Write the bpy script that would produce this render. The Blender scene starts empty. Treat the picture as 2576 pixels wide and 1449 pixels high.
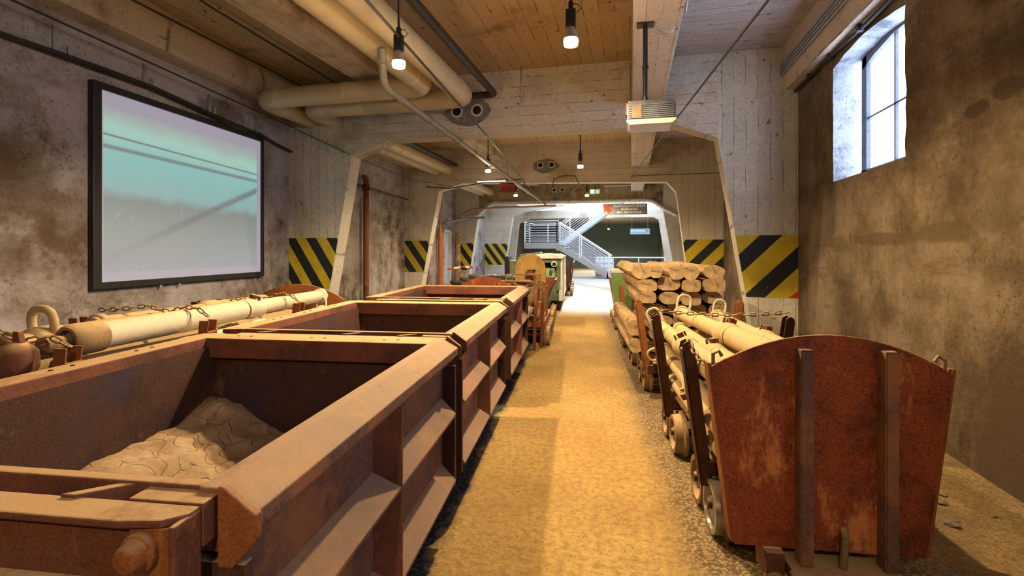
import bpy, math, random
from mathutils import Vector, Matrix
random.seed(7)
sc = bpy.context.scene; COL = sc.collection
PI = math.pi; R = math.radians
TH = R(5.8)                      # the track runs 5.8 degrees off the hall's axis
RC, RS = math.cos(TH), math.sin(TH)
def rw(u, v, z=0.0): return Vector((u*RC - v*RS, u*RS + v*RC, z))
def wallx(y): return -6.25 - 0.085*(y - 8.05)      # left wall leans outward as it goes back

# ------------------------------------------------------------------ materials
class NT:
    def __init__(s, name):
        s.m = bpy.data.materials.new(name); s.m.use_nodes = True
        s.t = s.m.node_tree; s.t.nodes.clear()
        s.out = s.n('ShaderNodeOutputMaterial'); s.b = s.n('ShaderNodeBsdfPrincipled')
        s.l(s.b.outputs[0], s.out.inputs[0])
        s.tc = s.n('ShaderNodeTexCoord'); s.co = s.tc.outputs['Object']
        s.geo = s.n('ShaderNodeNewGeometry')
    def n(s, k, **p):
        x = s.t.nodes.new(k)
        for a, b in p.items(): setattr(x, a, b)
        return x
    def l(s, a, b): s.t.links.new(a, b)
    def put(s, v, inp):
        if isinstance(v, bpy.types.NodeSocket): s.l(v, inp)
        else: inp.default_value = v
    def math(s, op, a, b=0.0, clamp=False):
        x = s.n('ShaderNodeMath', operation=op, use_clamp=clamp); s.put(a, x.inputs[0]); s.put(b, x.inputs[1]); return x.outputs[0]
    def sep(s, v): x = s.n('ShaderNodeSeparateXYZ'); s.l(v, x.inputs[0]); return x.outputs
    def map(s, scale=(1,1,1), loc=(0,0,0), rot=(0,0,0), co=None):
        x = s.n('ShaderNodeMapping'); s.l(co or s.co, x.inputs[0])
        x.inputs['Scale'].default_value = scale; x.inputs['Location'].default_value = loc; x.inputs['Rotation'].default_value = rot
        return x.outputs[0]
    def noise(s, sc_, det=4, rough=.6, co=None, dist=0.0):
        x = s.n('ShaderNodeTexNoise'); s.l(co or s.co, x.inputs['Vector'])
        x.inputs['Scale'].default_value = sc_; x.inputs['Detail'].default_value = det; x.inputs['Roughness'].default_value = rough
        x.inputs['Distortion'].default_value = dist
        return x.outputs['Fac']
    def voro(s, sc_, feat='F1', co=None):
        x = s.n('ShaderNodeTexVoronoi', feature=feat); s.l(co or s.co, x.inputs['Vector']); x.inputs['Scale'].default_value = sc_
        return x.outputs['Distance']
    def ramp(s, f, stops, interp='LINEAR'):
        x = s.n('ShaderNodeValToRGB'); s.l(f, x.inputs[0]); e = x.color_ramp; e.interpolation = interp
        while len(e.elements) < len(stops): e.elements.new(.5)
        for i, (p, c) in enumerate(stops):
            e.elements[i].position = p
            e.elements[i].color = (c, c, c, 1) if isinstance(c, (int, float)) else (c[0], c[1], c[2], 1)
        return x.outputs[0]
    def mix(s, f, a, b, mode='MIX'):
        x = s.n('ShaderNodeMix', data_type='RGBA', blend_type=mode); s.put(f, x.inputs[0])
        for v, i in ((a, 6), (b, 7)):
            if isinstance(v, tuple): v = (v[0], v[1], v[2], 1)
            s.put(v, x.inputs[i])
        return x.outputs[2]
    def bump(s, h, strength=.4, dist=.02):
        x = s.n('ShaderNodeBump'); s.l(h, x.inputs['Height']); x.inputs['Strength'].default_value = strength; x.inputs['Distance'].default_value = dist
        s.l(x.outputs[0], s.b.inputs['Normal'])
    def col(s, c):
        if isinstance(c, tuple): c = (c[0], c[1], c[2], 1)
        s.put(c, s.b.inputs['Base Color'])
    def rough(s, r): s.put(r, s.b.inputs['Roughness'])
    def metal(s, v): s.b.inputs['Metallic'].default_value = v
    def up(s, lo=.55, hi=.9):
        z = s.sep(s.geo.outputs['Normal'])[2]
        return s.ramp(z, [(lo, 0.0), (hi, 1.0)])

def m_plain(name, c, r=.6, metal=0.0, var=.25, scale=12, dust=None):
    t = NT(name); n = t.noise(scale, 5)
    a = tuple(x*(1-var) for x in c); b = tuple(min(1, x*(1+var)) for x in c)
    k = t.ramp(n, [(.35, a), (.65, b)])
    if dust:
        k = t.mix(t.math('MULTIPLY', t.up(.2, .9), t.ramp(t.noise(6, 4), [(.25, .55), (.6, 1.0)])), k, dust)
    t.col(k); t.rough(r); t.metal(metal)
    t.bump(t.noise(scale*6, 3), .15, .004)
    return t.m

DUST = (.56, .36, .17)
def m_rust(name, dark, mid, lite, dust=.8, dcol=DUST, s=1.0, streak=0.5, loc=(0,0,0), speck=.75, fs=150, extra=None, st=.58):
    t = NT(name); co = t.map(loc=loc)
    big = t.noise(2.2*s, 6, .65, co); fine = t.noise(fs, 5, .8, co); med = t.noise(11*s, 9, .78, co)
    c = t.ramp(big, [(.36, dark), (.5, mid), (.66, mid), (.74, lite)])
    c = t.mix(t.ramp(med, [(.40, .0), (.68, .8)]), c, t.mix(.55, dark, mid))
    c = t.mix(t.ramp(fine, [(.48, .0), (.68, speck)]), c, tuple(x*.35 for x in dark))
    if extra: c = t.mix(t.ramp(t.noise(1.9, 6, .7, t.map(loc=(7, 2, 5))), [(.50, 0.0), (.62, .8)]), c, extra)
    spl = t.noise(3.3*s, 7, .75, t.map(scale=(1, 1, .45), loc=(loc[0]+5, loc[1], loc[2]+3)))
    c = t.mix(t.math('MULTIPLY', t.ramp(spl, [(st, 0.0), (st+.10, 1.0)]), streak), c, lite)
    if dust > 0:
        d = t.math('MULTIPLY', t.up(.35, .9), t.ramp(t.math('ADD', t.noise(5, 5), t.math('MULTIPLY', t.noise(45, 3), .35)), [(.42, .45), (.62, 1.0)]))
        c = t.mix(t.math('MULTIPLY', d, dust), c, dcol)
    t.col(c); t.rough(.78); t.b.inputs['Specular IOR Level'].default_value = .35
    t.bump(t.math('ADD', t.noise(60, 4, .7, co), t.math('MULTIPLY', med, .8)), .35, .006)
    return t.m

def m_concrete(name, base, dark, stain, axis='x', pitch=.17, line=.06, stainamt=.5, s=1.0, crack=True):
    """board-marked concrete; lines lie at regular steps of the given axis"""
    t = NT(name); x, y, z = t.sep(t.co); a = {'x': x, 'y': y, 'z': z}[axis]
    wob = t.math('MULTIPLY', t.math('SUBTRACT', t.noise(1.3, 3), .5), .05)
    fr = t.math('FRACT', t.math('DIVIDE', t.math('ADD', a, wob), pitch))
    g = t.math('ABSOLUTE', t.math('SUBTRACT', fr, .5))
    ln = t.ramp(g, [(.5-line, 0.0), (.5, 1.0)])
    brk = t.ramp(t.noise(3.0, 5, .6, t.map(scale=(1 if axis != 'x' else 4, 1 if axis != 'y' else 4, 1 if axis != 'z' else 4))), [(.42, 0.0), (.56, 1.0)])
    ln = t.math('MULTIPLY', ln, brk)
    st = t.noise(.9*s, 7, .68); fine = t.noise(30, 5, .7)
    c = t.ramp(st, [(.33, stain), (.33+.25*stainamt, base), (.75, tuple(min(1, v*1.12) for v in base))])
    c = t.mix(t.ramp(fine, [(.35, .45), (.55, 0.0)]), c, dark)
    brd = t.math('MULTIPLY', t.math('FRACT', t.math('MULTIPLY', t.math('FLOOR', t.math('DIVIDE', t.math('ADD', a, wob), pitch)), .618)), .16)
    c = t.mix(brd, c, dark)
    c = t.mix(t.math('MULTIPLY', ln, .85), c, tuple(v*.35 for v in dark))
    pits = t.ramp(t.noise(11, 2, .4), [(.7, 0.0), (.76, .8)])
    c = t.mix(pits, c, tuple(v*.4 for v in dark))
    t.col(c); t.rough(.9)
    t.bump(t.math('SUBTRACT', t.math('ADD', t.math('MULTIPLY', fine, .4), t.noise(9, 4)), ln), .5, .012)
    return t.m

def m_plaster(name, pale, mid, dark, s=1.0, low=None, edge=.5, blobs=()):
    t = NT(name); a = t.noise(.55*s, 8, .72, dist=.3); b = t.noise(2.2*s, 8, .75); f = t.noise(26, 5, .75)
    v = t.math('ADD', t.math('MULTIPLY', a, .6), t.math('MULTIPLY', b, .4))
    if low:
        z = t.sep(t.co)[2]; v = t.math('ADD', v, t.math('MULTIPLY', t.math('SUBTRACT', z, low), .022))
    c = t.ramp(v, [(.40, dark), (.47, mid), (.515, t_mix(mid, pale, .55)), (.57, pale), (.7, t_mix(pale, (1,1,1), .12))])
    hz = t.noise(1.1, 6, .7, t.map(scale=(.35, .35, 2.4)))
    c = t.mix(t.ramp(hz, [(.55, 0.0), (.66, edge)]), c, dark)
    if blobs:
        X, Y, Z = t.sep(t.co); wb = t.math('MULTIPLY', t.math('SUBTRACT', t.noise(4, 6, .75), .5), 1.3)
        for (y0, z0, ry, rz, amt, bc) in blobs:
            dy = t.math('DIVIDE', t.math('SUBTRACT', Y, y0), ry); dz = t.math('DIVIDE', t.math('SUBTRACT', Z, z0), rz)
            d = t.math('ADD', t.math('SQRT', t.math('ADD', t.math('MULTIPLY', dy, dy), t.math('MULTIPLY', dz, dz))), wb)
            c = t.mix(t.ramp(d, [(.75, amt), (1.0, 0.0)]), c, bc)
    c = t.mix(t.math('MULTIPLY', t.ramp(f, [(.34, .8), (.47, 0.0)]), t.ramp(t.noise(1.7, 5, .7), [(.40, 1.0), (.60, .25)])), c, tuple(x*.5 for x in dark))
    t.col(c); t.rough(.93)
    t.bump(t.math('ADD', t.math('MULTIPLY', b, 1.2), t.math('MULTIPLY', f, .6)), .8, .03)
    return t.m
def t_mix(a, b, f): return tuple(x*(1-f) + y*f for x, y in zip(a, b))

def m_stripe(name, kx, kz, period, phase, duty, yel=(.62, .46, .02)):
    t = NT(name); x, y, z = t.sep(t.co)
    v = t.math('ADD', t.math('MULTIPLY', x, kx), t.math('MULTIPLY', z, kz))
    v = t.math('ADD', v, t.math('MULTIPLY', t.math('SUBTRACT', t.noise(9, 3), .5), .012))
    fr = t.math('FRACT', t.math('ADD', t.math('DIVIDE', t.math('SUBTRACT', v, phase), period), 50.0))
    blk = t.ramp(fr, [(0.0, 1.0), (duty, 0.0)], 'CONSTANT')
    c = t.mix(t.ramp(t.noise(5, 6, .7), [(.45, 0.0), (.72, .6)]), yel, (.30, .22, .03))
    c = t.mix(blk, c, (.012, .014, .02))
    c = t.mix(t.ramp(t.noise(14, 8, .8), [(.63, 0.0), (.67, .75)]), c, (.25, .22, .16))
    t.col(c); t.rough(.6); t.bump(t.noise(40, 4), .2, .004)
    return t.m

def m_emit(name, c, s):
    t = NT(name); t.col((.8, .8, .8)); t.b.inputs['Emission Color'].default_value = (*c, 1); t.b.inputs['Emission Strength'].default_value = s
    return t.m

def m_ground():
    t = NT('sandy_floor')
    x, y, z = t.sep(t.co)
    big = t.noise(.7, 6, .6); f = t.noise(22, 6, .75); g = t.voro(38)
    c = t.ramp(big, [(.33, (.40, .24, .07)), (.5, (.53, .335, .10)), (.68, (.66, .44, .15))])
    c = t.mix(t.ramp(f, [(.40, .75), (.56, 0.0)]), c, (.30, .175, .055))
    # tub shadow painted dark over the left ballast; gravel along the right track
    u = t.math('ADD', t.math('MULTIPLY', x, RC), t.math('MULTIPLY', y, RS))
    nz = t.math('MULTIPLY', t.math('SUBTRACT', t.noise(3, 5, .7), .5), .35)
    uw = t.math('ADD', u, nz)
    dim_right = t.ramp(t.math('ADD', t.math('MULTIPLY', uw, .1), .5), [(.64, 0.0), (.69, .75)])
    c = t.mix(t.math('MULTIPLY', dim_right, t.ramp(t.noise(2.2, 7, .7), [(.40, .3), (.58, 1.0)])), c, (.22, .145, .065))  # darker brown paints in the weaker light right of the truck plates
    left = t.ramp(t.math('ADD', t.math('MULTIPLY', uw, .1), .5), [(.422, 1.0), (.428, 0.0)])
    right = t.math('MULTIPLY', t.ramp(t.math('ADD', t.math('MULTIPLY', uw, .1), .5), [(.545, 0.0), (.565, 1.0)]),
                   t.ramp(t.math('ADD', t.math('MULTIPLY', uw, .1), .5), [(.655, 1.0), (.70, .35)]))
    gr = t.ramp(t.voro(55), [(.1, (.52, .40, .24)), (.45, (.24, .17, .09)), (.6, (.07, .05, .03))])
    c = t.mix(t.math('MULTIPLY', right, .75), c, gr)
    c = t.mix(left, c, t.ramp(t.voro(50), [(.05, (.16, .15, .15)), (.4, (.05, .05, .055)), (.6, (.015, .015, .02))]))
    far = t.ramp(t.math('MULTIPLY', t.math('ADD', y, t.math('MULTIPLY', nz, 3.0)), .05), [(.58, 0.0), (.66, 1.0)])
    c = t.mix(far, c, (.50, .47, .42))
    c = t.mix(t.ramp(t.noise(48, 2, .5), [(.66, 0.0), (.7, .7)]), c, (.10, .07, .04))
    t.col(c); t.rough(.95)
    t.bump(t.math('ADD', t.math('ADD', t.math('MULTIPLY', f, .5), t.noise(4, 5)), t.math('MULTIPLY', g, -.5)), .7, .03)
    return t.m

M = {}
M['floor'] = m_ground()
M['ceil_warm'] = m_concrete('board_marked_ceiling_warm', (.52, .38, .22), (.24, .15, .07), (.24, .16, .08), 'x', .19, .05, .5)
M['beam'] = m_concrete('board_marked_beam', (.60, .51, .41), (.26, .20, .14), (.34, .25, .16), 'x', .15, .04, .5)
M['portal'] = m_concrete('board_marked_portal', (.66, .61, .52), (.30, .25, .19), (.42, .34, .24), 'z', .16, .04, .55)
M['portal_v'] = m_concrete('upright_board_marked_portal', (.66, .62, .52), (.30, .25, .19), (.42, .35, .24), 'x', .17, .04, .55)
M['portal_far'] = m_plaster('rough_stone_portal', (.42, .34, .22), (.26, .19, .10), (.11, .08, .04), 1.6)
BR = (.085, .05, .025)
M['wall_l'] = m_plaster('blotchy_grey_plaster', (.47, .435, .45), (.30, .26, .24), (.12, .08, .05), 1.25, 2.2, .35,
    blobs=((3.5, 2.3, .5, .5, .6, (.13, .09, .055)), (4.05, 1.9, .35, .35, .55, (.12, .08, .05)), (3.3, 1.5, .5, .3, .4, (.12, .08, .05)), (11, 1.7, 1.2, 1.2, .5, (.14, .10, .06)), (6.3, 3.75, .5, .15, .5, BR)))
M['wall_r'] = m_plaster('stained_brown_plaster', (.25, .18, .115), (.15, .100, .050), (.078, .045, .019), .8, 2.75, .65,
    blobs=((4.2, 2.60, .16, .07, .9, (.05, .028, .014)), (3.9, 2.66, .18, .09, .9, (.06, .035, .018)), (5.6, 1.70, .75, .07, .7, (.09, .055, .02)), (4.6, 1.73, .45, .09, .7, (.09, .055, .02)), (6.6, 1.66, .3, .12, .6, (.10, .065, .03)), (4.0, 1.9, .35, .22, .5, (.10, .065, .03)), (3.7, 1.45, .5, .12, .5, (.10, .065, .03)), (7.75, 3.1, .25, .8, .5, (.13, .11, .07))))
M['wall_b'] = m_plaster('pale_back_plaster', (.45, .42, .38), (.30, .26, .22), (.15, .12, .09), 1)
M['whitewash'] = m_plaster('whitewashed_reveal', (.56, .58, .63), (.42, .44, .48), (.16, .16, .18), 2.5)
M['rust'] = m_rust('brown_rust', (.07, .024, .016), (.21, .070, .034), (.48, .19, .06), .9)
M['rust_in'] = m_rust('shade_darkened_interior_rust', (.028, .014, .014), (.085, .034, .018), (.30, .15, .03), .6, s=1.3, fs=110, speck=.9, extra=(.045, .028, .05))  # rust darkened for the shade inside; violet patches paint bluish reflected light
M['rust_red'] = m_rust('red_rust_plate', (.10, .022, .012), (.37, .082, .022), (.70, .27, .08), .5, streak=.8, s=1.3, loc=(3, 2, 1), fs=95, speck=1.0, st=.545)
M['rust_violet'] = m_rust('violet_brown_rust', (.075, .042, .045), (.20, .10, .08), (.42, .16, .06), .62, dcol=(.56, .37, .20), s=1.6, loc=(1, 4, 2), fs=95, speck=.95, extra=(.36, .15, .055))
M['rust_dark'] = m_rust('dark_rust_steel', (.025, .012, .008), (.08, .03, .015), (.2, .09, .04), .7)
M['rust_or'] = m_rust('orange_rust_steel', (.12, .035, .01), (.34, .11, .025), (.6, .3, .1), .5)
M['dustmetal'] = m_rust('dusty_iron', (.15, .09, .04), (.30, .19, .09), (.45, .31, .15), .9)
M['cream'] = m_rust('dusty_cream_steel', (.40, .275, .125), (.50, .36, .18), (.56, .44, .27), .55, dcol=(.52, .365, .165), s=.8, streak=.3, speck=.06)
M['cream_w'] = m_rust('worn_whitish_steel', (.46, .37, .25), (.58, .50, .37), (.64, .58, .46), .35, dcol=(.56, .43, .23), s=.8, streak=.3, speck=.15)
M['mud'] = None
M['black'] = m_plain('matt_black', (.012, .012, .014), .45, 0, .2)
M['blackpipe'] = m_plain('black_pipe', (.028, .022, .018), .5, 0, .3)
M['pvc'] = m_plain('beige_duct', (.55, .45, .28), .38, 0, .08, 3)
M['pvc_ring'] = m_plain('duct_joint', (.62, .52, .36), .35, 0, .05)
M['greypipe'] = m_plain('grey_plastic_pipe', (.24, .22, .19), .5, 0, .15, dust=(.30, .23, .14))
M['zinc'] = m_plain('galvanised_steel', (.42, .43, .45), .4, .6, .15)
M['foil'] = m_plain('foil_lagging', (.62, .62, .60), .35, .4, .35, 18)
M['cable'] = m_plain('dark_cable', (.03, .028, .026), .6, 0, .2)
M['teal'] = m_plain('teal_cable', (.02, .25, .17), .5, 0, .2)
M['steelpaint'] = m_plain('painted_light_steel', (.66, .68, .72), .4, 0, .06, 4)
M['grey'] = m_plain('painted_grey_steel', (.32, .32, .31), .5, 0, .08, 4)
M['green'] = m_rust('green_worn_paint', (.06, .08, .05), (.15, .20, .12), (.36, .36, .22), .6, streak=.7, s=2)
M['white'] = m_rust('chipped_white_paint', (.5, .48, .44), (.75, .74, .72), (.55, .35, .2), .2, dcol=(.8, .78, .74), s=1.2, streak=.3)
M['grnplastic'] = m_plain('green_plastic', (.16, .30, .08), .35, 0, .1, 3)
M['crm'] = m_plain('cream_lid', (.7, .66, .5), .5, 0, .08)
M['bark'] = None
M['hallwall'] = m_plain('dark_green_grey_wall', (.11, .17, .17), .7, 0, .1, 2)
M['white_p'] = m_plain('white_plastic', (.8, .82, .86), .4, 0, .05)
M['red'] = m_plain('red_paint', (.5, .03, .015), .5, 0, .1)
M['signgrey'] = m_plain('grey_sign', (.17, .185, .21), .5, 0, .05, 3)
M['signblue'] = m_plain('pale_blue_sign', (.22, .36, .44), .5, 0, .04)
M['exit_w'] = m_emit('white_lit_pictogram', (1, 1, .95), 1.2)
M['exit_g'] = m_emit('green_lit_sign', (.0, .30, .13), .45)
M['letter'] = m_plain('sign_lettering', (.95, .95, .95), .5, 0, .0)
M['orange'] = m_plain('orange_pipe', (.48, .13, .03), .4, 0, .12)
M['blueplate'] = m_plain('pale_blue_door', (.38, .44, .52), .6, 0, .15)
M['bulb'] = m_emit('lit_bulb', (1, .82, .52), 40)
M['hole'] = m_plain('dark_bore', (.01, .008, .006), .9)
M['cement'] = m_plain('grey_cement_patch', (.20, .19, .17), .9, 0, .3)
M['wheelmetal'] = m_plain('worn_wheel_steel', (.35, .31, .27), .35, .6, .4, 9)
M['stone'] = m_plain('grey_stone', (.26, .22, .17), .9, 0, .35, 8)

def mk_mud():
    t = NT('cracked_dry_mud'); wn = t.n('ShaderNodeTexNoise'); wn.inputs['Scale'].default_value = 5; t.l(t.co, wn.inputs['Vector']); wv2 = t.n('ShaderNodeVectorMath', operation='MULTIPLY_ADD'); t.l(wn.outputs['Color'], wv2.inputs[0]); wv2.inputs[1].default_value = (.35, .35, .35); t.l(t.co, wv2.inputs[2])
    cr = t.voro(6.5, 'DISTANCE_TO_EDGE', wv2.outputs[0]); msk = t.ramp(t.noise(2.5, 3), [(.48, 0.0), (.62, 1.0)])
    wv = t.noise(6, 6, .7)
    c = t.ramp(wv, [(.35, (.26, .15, .07)), (.55, (.40, .27, .15)), (.7, (.50, .38, .25))])
    c = t.mix(t.math('MULTIPLY', msk, t.ramp(cr, [(.0, .8), (.008, 0.0)])), c, (.10, .055, .03))
    c = t.mix(t.ramp(t.noise(3.2, 7, .75), [(.56, 0.0), (.68, .7)]), c, (.34, .16, .05))
    t.col(c); t.rough(.9); t.bump(t.math('ADD', t.math('MULTIPLY', wv, .6), t.math('MULTIPLY', t.ramp(cr, [(0, 0.0), (.03, 1.0)]), .5)), .7, .02)
    return t.m
M['mud'] = mk_mud()
def mk_bark():
    t = NT('pale_bark'); a = t.noise(7, 7, .75, t.map(scale=(1, .18, 1)))
    c = t.ramp(a, [(.38, (.15, .08, .03)), (.5, (.38, .235, .095)), (.65, (.52, .36, .16))])
    t.col(c); t.rough(.9); t.bump(t.math('ADD', a, t.math('MULTIPLY', t.noise(30, 4), .3)), .9, .02); return t.m
M['bark'] = mk_bark()
def mk_end(i):
    t = NT('sawn_log_end'); x, y, z = t.sep(t.co)
    ox, oz = random.uniform(-.03, .03), random.uniform(-.02, .02)
    xx = t.math('ADD', x, ox); zz = t.math('ADD', z, oz)
    r = t.math('SQRT', t.math('ADD', t.math('MULTIPLY', xx, xx), t.math('MULTIPLY', zz, zz)))
    r = t.math('ADD', r, t.math('MULTIPLY', t.noise(6, 4), .03))
    ring = t.math('SINE', t.math('MULTIPLY', r, 700.0))
    c = t.ramp(t.math('ADD', t.math('MULTIPLY', ring, .045), t.noise(9, 5, .7)), [(.30, (.20, .12, .055)), (.5, (.40, .27, .135)), (.7, (.54, .39, .21))])
    ang = random.uniform(0, PI)
    d = t.math('ADD', t.math('MULTIPLY', xx, math.sin(ang)), t.math('MULTIPLY', zz, math.cos(ang)))
    d2 = t.math('ADD', t.math('MULTIPLY', xx, math.cos(ang)), t.math('MULTIPLY', zz, -math.sin(ang)))
    d = t.math('ABSOLUTE', t.math('ADD', d, t.math('MULTIPLY', t.math('SUBTRACT', t.noise(14, 3), .5), .03)))
    ck = t.math('MULTIPLY', t.ramp(d, [(0.0, 1.0), (.0045, 0.0)]), t.ramp(d2, [(.0, 1.0), (.02, 1.0), (.03, 0.0)]))
    c = t.mix(ck, c, (.03, .015, .006)); c = t.mix(t.ramp(r, [(.0, .65), (.045, 0.0)]), c, (.13, .07, .03))
    t.col(c); t.rough(.85); t.bump(t.math('ADD', ring, t.noise(40, 3)), .15, .004); return t.m
ENDS = [mk_end(i) for i in range(5)]
def mk_screen():
    # a projected picture: pale margin, blue-green upper field, two dark wires, a dark diagonal pole, dim lower field
    t = NT('projected_picture'); t.co = t.tc.outputs['Object']; y_, x, z = t.sep(t.co)   # local: X depth, Y along, Z up
    u, v = x, z
    wob = t.math('MULTIPLY', t.math('SUBTRACT', t.noise(2.2, 3), .5), .10)
    g = t.ramp(t.math('ADD', t.math('ADD', t.math('DIVIDE', v, 2.1), t.math('MULTIPLY', u, .010)), wob),
               [(.0, (.32, .33, .42)), (.28, (.24, .31, .33)), (.50, (.20, .27, .26)), (.56, (.26, .50, .50)), (.76, (.28, .62, .58)), (.90, (.42, .72, .60)), (.99, (.40, .48, .47))])
    def line(k, c0, w):     # v = c0 + k*u
        d = t.math('ABSOLUTE', t.math('SUBTRACT', t.math('SUBTRACT', v, c0), t.math('MULTIPLY', u, k)))
        return t.ramp(d, [(0.0, 1.0), (w*.6, .8), (w*1.5, 0.0)])
    g = t.mix(t.math('MULTIPLY', line(-.03, 1.80, .012), .9), g, (.16, .16, .20))
    g = t.mix(t.math('MULTIPLY', line(-.02, 1.66, .025), .85), g, (.18, .18, .22))
    g = t.mix(t.math('MULTIPLY', t.math('MULTIPLY', line(.42, .27, .05), .8), t.ramp(t.math('DIVIDE', u, 2.7), [(.2, .3), (.5, 1.0)])), g, (.14, .15, .19))
    g = t.mix(t.ramp(t.noise(3.2, 6, .7, t.map(loc=(0, 3, 0))), [(.6, 0.0), (.66, .5)]), g, (.42, .58, .58))
    # margin
    mu = t.math('MULTIPLY', t.ramp(t.math('DIVIDE', u, 2.9), [(.045, 0.0), (.05, 1.0), (.965, 1.0), (.97, 0.0)]), 1.0)
    mv = t.ramp(t.math('DIVIDE', v, 2.3), [(.075, 0.0), (.085, 1.0), (.90, 1.0), (.93, 0.0)])
    c = t.mix(t.math('MULTIPLY', mu, mv), (.40, .37, .46), g)
    t.col((.17, .17, .18)); t.rough(.7); t.l(c, t.b.inputs['Emission Color']); t.b.inputs['Emission Strength'].default_value = .58
    return t.m
M['screen'] = mk_screen()

# ------------------------------------------------------------------ mesh builder
class MB:
    def __init__(s): s.v = []; s.f = []; s.mi = []; s.sm = []
    def add(s, vs, fs, T=None, mi=0, sm=False):
        b = len(s.v)
        for p in vs:
            p = Vector(p)
            s.v.append(T @ p if T is not None else p)
        for f in fs: s.f.append([b+i for i in f]); s.mi.append(mi); s.sm.append(sm)
        return s
    def box(s, a, b, T=None, mi=0):
        x0, y0, z0 = a; x1, y1, z1 = b
        vs = [(x0,y0,z0),(x1,y0,z0),(x1,y1,z0),(x0,y1,z0),(x0,y0,z1),(x1,y0,z1),(x1,y1,z1),(x0,y1,z1)]
        return s.add(vs, [(0,3,2,1),(4,5,6,7),(0,1,5,4),(1,2,6,5),(2,3,7,6),(3,0,4,7)], T, mi)
    def cbox(s, c, d, T=None, mi=0):
        return s.box([c[i]-d[i]/2 for i in range(3)], [c[i]+d[i]/2 for i in range(3)], T, mi)
    def prism(s, poly, a, b, axis='y', T=None, mi=0, mi2=None):
        """polygon extruded a..b along axis; poly points are the other two coords in x,y,z order (ccw either way)"""
        def P(p, h):
            if axis == 'y': return (p[0], h, p[1])
            if axis == 'x': return (h, p[0], p[1])
            return (p[0], p[1], h)
        n = len(poly); vs = [P(p, a) for p in poly] + [P(p, b) for p in poly]
        bb = len(s.v); s.add(vs, [], T)
        for i in range(n):
            j = (i+1) % n; s.f.append([bb+i, bb+j, bb+n+j, bb+n+i]); s.mi.append(mi); s.sm.append(False)
        e = mi if mi2 is None else mi2
        s.f.append([bb+i for i in range(n)][::-1]); s.mi.append(e); s.sm.append(False)
        s.f.append([bb+n+i for i in range(n)]); s.mi.append(e); s.sm.append(False)
        return s
    def lathe(s, prof, T=None, n=24, mi=0, cap=True):
        """prof: (radius, z) list, around local Z"""
        bb = len(s.v); vs = []
        for r, z in prof:
            for i in range(n): a = 2*PI*i/n; vs.append((r*math.cos(a), r*math.sin(a), z))
        fs = []
        for k in range(len(prof)-1):
            for i in range(n):
                j = (i+1) % n; fs.append((k*n+i, k*n+j, (k+1)*n+j, (k+1)*n+i))
        s.add(vs, fs, T, mi, True)
        if cap:
            s.f.append([bb+i for i in range(n)][::-1]); s.mi.append(mi); s.sm.append(False)
            k = len(prof)-1; s.f.append([bb+k*n+i for i in range(n)]); s.mi.append(mi); s.sm.append(False)
        return s
    def cyl(s, p0, p1, r, n=16, r2=None, T=None, mi=0):
        p0 = Vector(p0); p1 = Vector(p1); d = p1-p0
        Q = Matrix.Translation(p0) @ d.to_track_quat('Z', 'Y').to_matrix().to_4x4()
        if T is not None: Q = T @ Q
        return s.lathe([(r, 0), (r if r2 is None else r2, d.length)], Q, n, mi)
    def tube(s, pts, r, n=10, closed=False, T=None, mi=0):
        pts = [Vector(p) for p in pts]; N = len(pts); bb = len(s.v); vs = []
        prev = None
        for i, p in enumerate(pts):
            if closed: d = pts[(i+1) % N] - pts[i-1]
            else: d = pts[min(i+1, N-1)] - pts[max(i-1, 0)]
            d.normalize()
            if prev is None:
                x = d.orthogonal().normalized()
            else:
                x = prev - d*prev.dot(d)
                x = x.normalized() if x.length > 1e-6 else d.orthogonal().normalized()
            prev = x; y = d.cross(x)
            for k in range(n): a = 2*PI*k/n; vs.append(p + (x*math.cos(a)+y*math.sin(a))*r)
        fs = []
        for i in range(N if closed else N-1):
            a, b = i*n, ((i+1) % N)*n
            for k in range(n): j = (k+1) % n; fs.append((a+k, a+j, b+j, b+k))
        if not closed: fs += [tuple(range(n))[::-1], tuple((N-1)*n+k for k in range(n))]
        return s.add(vs, fs, T, mi, True)
    def build(s, name, mat, parent=None, bevel=0, T=None):
        me = bpy.data.meshes.new(name); me.from_pydata([tuple(v) for v in s.v], [], s.f)
        for m in (mat if isinstance(mat, (list, tuple)) else [mat]): me.materials.append(m)
        for p, i, sm in zip(me.polygons, s.mi, s.sm): p.material_index = i; p.use_smooth = sm
        import bmesh
        bm = bmesh.new(); bm.from_mesh(me); bmesh.ops.recalc_face_normals(bm, faces=bm.faces)
        for e in bm.edges:
            if len(e.link_faces) == 2 and e.calc_face_angle(0) > .7: e.smooth = False
        bm.to_mesh(me); bm.free()
        o = bpy.data.objects.new(name, me); COL.objects.link(o)
        if parent is not None: o.parent = parent
        if bevel:
            b = o.modifiers.new('bevel', 'BEVEL'); b.width = bevel; b.segments = 2; b.limit_method = 'ANGLE'; b.angle_limit = .6
        return o

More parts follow.
